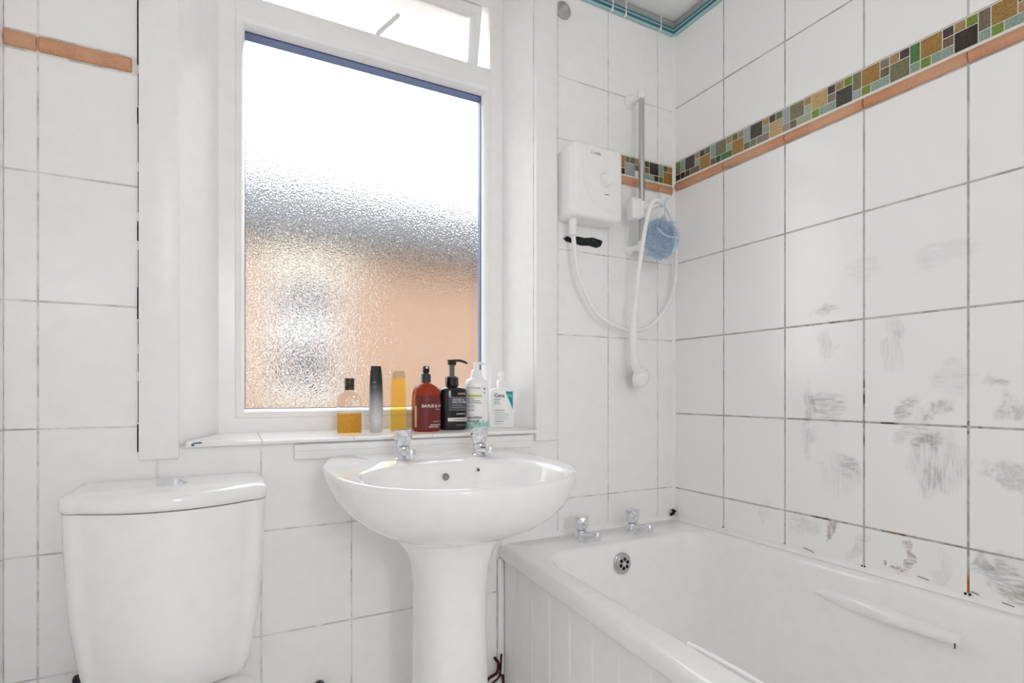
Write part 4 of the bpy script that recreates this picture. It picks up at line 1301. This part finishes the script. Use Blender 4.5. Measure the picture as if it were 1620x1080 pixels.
body(bm, [(0.0175, 0.017, 0.1475, 2), (0.0185, 0.018, 0.1485, 2), (0.0185, 0.018, 0.152, 2), (0.0165, 0.0165, 0.158, 2), (0.0145, 0.0145, 0.170, 2), (0.0125, 0.0125, 0.172, 2)], 36)
obj('collar', bm, M['plastic'], o, 40)
bm = bmesh.new()
lathe(bm, [(0.0085, 0.171), (0.0085, 0.186), (0.0095, 0.188), (0.0095, 0.193), (0.008, 0.1945), (0.001, 0.195)], 24)
tube(bm, smooth_path([(0, 0, 0.191), (0.014, 0.0, 0.1915), (0.026, 0.0, 0.190)], 5), 0.0032, 10)
obj('pump_head', bm, M['plastic'], o, 40)

# 7  white pump bottle with teal wedge
o = bottle('cleanser_pump_bottle', 'short white pump bottle with a teal wedge nearest the right reveal', 0.7595, 1.487, R(-20))
bm = bmesh.new()
body(bm, [(0.0345, 0.020, 0.0, 2.8), (0.036, 0.0215, 0.002, 2.8), (0.037, 0.0222, 0.010, 2.8), (0.0385, 0.0225, 0.09, 2.8), (0.0385, 0.0225, 0.108, 2.8), (0.0365, 0.0215, 0.114, 2.7), (0.030, 0.019, 0.1175, 2.5), (0.020, 0.0155, 0.119, 2.2), (0.016, 0.015, 0.1192, 2)], 48)
obj('container', bm, M['plastic'], o, 50)
fn = wrap(0.0382, 0.0225, 2.8, 0.0012); fn2 = wrap(0.0382, 0.0225, 2.8, 0.0016); fn3 = wrap(0.0382, 0.0225, 2.8, 0.0020)
bm = bmesh.new()
nx = 10
vs = []
for i in range(nx + 1):
    x = 0.0075 + (0.0315 - 0.0075) * i / nx
    zb = 0.108 - (0.108 - 0.054) * (i / nx)
    vs.append((bm.verts.new(fn(x, zb)), bm.verts.new(fn(x, 0.1085))))
for a, b in zip(vs, vs[1:]): bm.faces.new((a[0], b[0], b[1], a[1])).material_index = 0
T(bm, fn3, 'Cera', 0.0155, -0.0265, 0.0915, 1, 0.0002)
T(bm, fn3, 'Ve', 0.0155, 0.0125, 0.0915, 2, 0.0002)
for z, w in ((0.0835, 0.019), (0.0775, 0.015), (0.0715, 0.018)): patch(bm, fn3, -0.0265, -0.0265 + w, z, z + 0.0022, 3, 8)
for z, w, mi in ((0.052, 0.029, 1), (0.0455, 0.030, 3), (0.040, 0.042, 3), (0.0345, 0.041, 4), (0.030, 0.034, 4), (0.0255, 0.04, 4), (0.0185, 0.028, 1), (0.0115, 0.024, 4)):
    patch(bm, fn3, -0.0245, -0.0245 + w, z, z + 0.0013, mi, 12)
obj('print', bm, [M['teal'], M['ink_dark'], M['lightteal'], mat('soft_teal_print', (126, 180, 184), 0.5), mat('pale_grey_print', (188, 192, 190), 0.5)], o, 0)
bm = bmesh.new()
lathe(bm, [(0.0155, 0.1185), (0.0162, 0.1195), (0.0162, 0.140), (0.015, 0.1415), (0.007, 0.142)], 30)
obj('collar', bm, M['plastic'], o, 40)
bm = bmesh.new()
lathe(bm, [(0.0072, 0.1415), (0.0072, 0.157), (0.0078, 0.158), (0.0078, 0.166), (0.0065, 0.1675), (0.001, 0.168)], 24)
tube(bm, smooth_path([(0, 0, 0.163), (-0.004, 0.016, 0.163), (-0.006, 0.030, 0.160)], 5), 0.004, 10)
obj('pump_head', bm, M['plastic'], o, 40)

# ------------------------------------------------------------------ unseen paper globe added behind the camera as fill light
lamp = thing('fill_globe', 'round white glowing globe hung unseen from the ceiling as added fill light', 'fill light', (0.45, -0.35, ZC))
bm = bmesh.new(); lathe(bm, [(0.05, 0.0), (0.05, -0.012), (0.02, -0.03)], 30)
obj('base', bm, M['plastic'], lamp, 40)
bm = bmesh.new(); tube(bm, [(0, 0, -0.02), (0, 0, -0.05), (0, 0, -0.075)], 0.004, 8)
obj('cord', bm, M['plastic'], lamp, 40)
bm = bmesh.new(); bmesh.ops.create_uvsphere(bm, u_segments=32, v_segments=20, radius=0.17, matrix=Matrix.Translation((0, 0, -0.24)))
em = mat('glowing_fill_globe', (250, 248, 242), 0.6)
em.node_tree.nodes['Principled BSDF'].inputs['Emission Color'].default_value = (0.97, 0.985, 1.0, 1)
em.node_tree.nodes['Principled BSDF'].inputs['Emission Strength'].default_value = 2.0
obj('shade', bm, em, lamp, 80)
ld = bpy.data.lights.new('fill_globe_light', 'POINT')
ld.shadow_soft_size = 0.18; ld.energy = GLOBE_FILL_W; ld.color = (0.97, 0.99, 1.0)
lo = bpy.data.objects.new('fill_globe_light', ld); COL.objects.link(lo)
lo.location = (0.45, -0.35, ZC - 0.24)
ld2 = bpy.data.lights.new('landing_fill_light', 'AREA')  # unseen fill disk added beyond the doorway for frontal light
ld2.shape = 'DISK'; ld2.size = 0.5; ld2.energy = LANDING_FILL_W; ld2.color = (0.97, 0.99, 1.0)
lo2 = bpy.data.objects.new('landing_fill_light', ld2); COL.objects.link(lo2)
lo2.location = (0.25, YF - 1.2, 1.75); lo2.rotation_euler = (R(70), 0, 0)

# ------------------------------------------------------------------ neighbouring house seen through the glass
hse = thing('neighbouring_house', 'orange brick house with slate roof and white sash window blurred behind the glass', 'house', (0, 6.0, 0))
def brick_mat():
    m = mat('orange_brick', (206, 138, 98), 0.9)
    k = NT(m)
    br = k.n('ShaderNodeTexBrick')
    mp = k.n('ShaderNodeMapping'); mp.inputs['Rotation'].default_value = (R(90), 0, 0)
    k.l(k.obj(), mp.inputs['Vector']); k.l(mp.outputs[0], br.inputs['Vector'])
    br.inputs['Color1'].default_value = lin((112, 86, 68)); br.inputs['Color2'].default_value = lin((98, 74, 56)); br.inputs['Mortar'].default_value = lin((110, 98, 88))
    br.inputs['Scale'].default_value = 4.4
    k.l(br.outputs[0], k.b.inputs['Base Color'])
    return m
bm = bmesh.new()
box(bm, -3.0, 0.44, 0, 0.3, -3.5, 2.62); box(bm, 1.17, 8.0, 0, 0.3, -3.5, 2.62)
box(bm, 0.44, 1.17, 0, 0.3, -3.5, 0.95); box(bm, 0.44, 1.17, 0, 0.3, 2.3, 2.62)
obj('brick_wall', bm, brick_mat(), hse, 0)
bm = bmesh.new()
loft(bm, [[(x, -0.25, 2.60), (x, 2.0, 4.0), (x, 2.0, 3.9), (x, -0.1, 2.50)] for x in (-3.3, 8.3)])
obj('roof', bm, speckled('slate_roof', (30, 34, 44), (18, 21, 28), 6, 0.7), hse, 0)
bm = bmesh.new()
loft(bm, [[(x, -0.34, 2.6), (x, -0.20, 2.6), (x, -0.20, 2.47), (x, -0.30, 2.47)] for x in (-3.3, 8.3)])
obj('gutter', bm, mat('black_gutter', (6, 7, 8), 0.5), hse, 0)
bm = bmesh.new()
box(bm, 0.34, 1.27, -0.08, 0.05, 0.84, 0.96)
obj('stone_sill', bm, mat('grey_stone', (128, 124, 114), 0.8), hse, 0)
bm = bmesh.new(); box(bm, 0.30, 1.32, -0.04, 0.02, 2.24, 2.46)
obj('lintel', bm, mat('cream_stone', (156, 147, 130), 0.8), hse, 0)
bm = bmesh.new()
for x0, x1, z0, z1 in ((0.44, 0.56, 0.95, 2.3), (1.05, 1.17, 0.95, 2.3), (0.44, 1.17, 0.95, 1.05), (0.44, 1.17, 2.18, 2.3), (0.44, 1.17, 1.55, 1.72)):
    box(bm, x0, x1, 0.05, 0.12, z0, z1)
fr_ = obj('sash_window', bm, mat('white_sash_paint', (158, 157, 155), 0.5), hse, 0)
bm = bmesh.new(); box(bm, 0.5, 1.1, 0.09, 0.1, 1.0, 2.25)
obj('pane', bm, mat('dark_grey_window_glass', (14, 14, 15), 0.1), fr_, 0)
bm = bmesh.new(); box(bm, -8, 14, 1.9, 16, -3.7, -3.5)
struct('ground', bm, speckled('grey_yard_paving', (66, 63, 60), (54, 52, 50), 3, 0.9), 'yard between the houses', smooth=0)
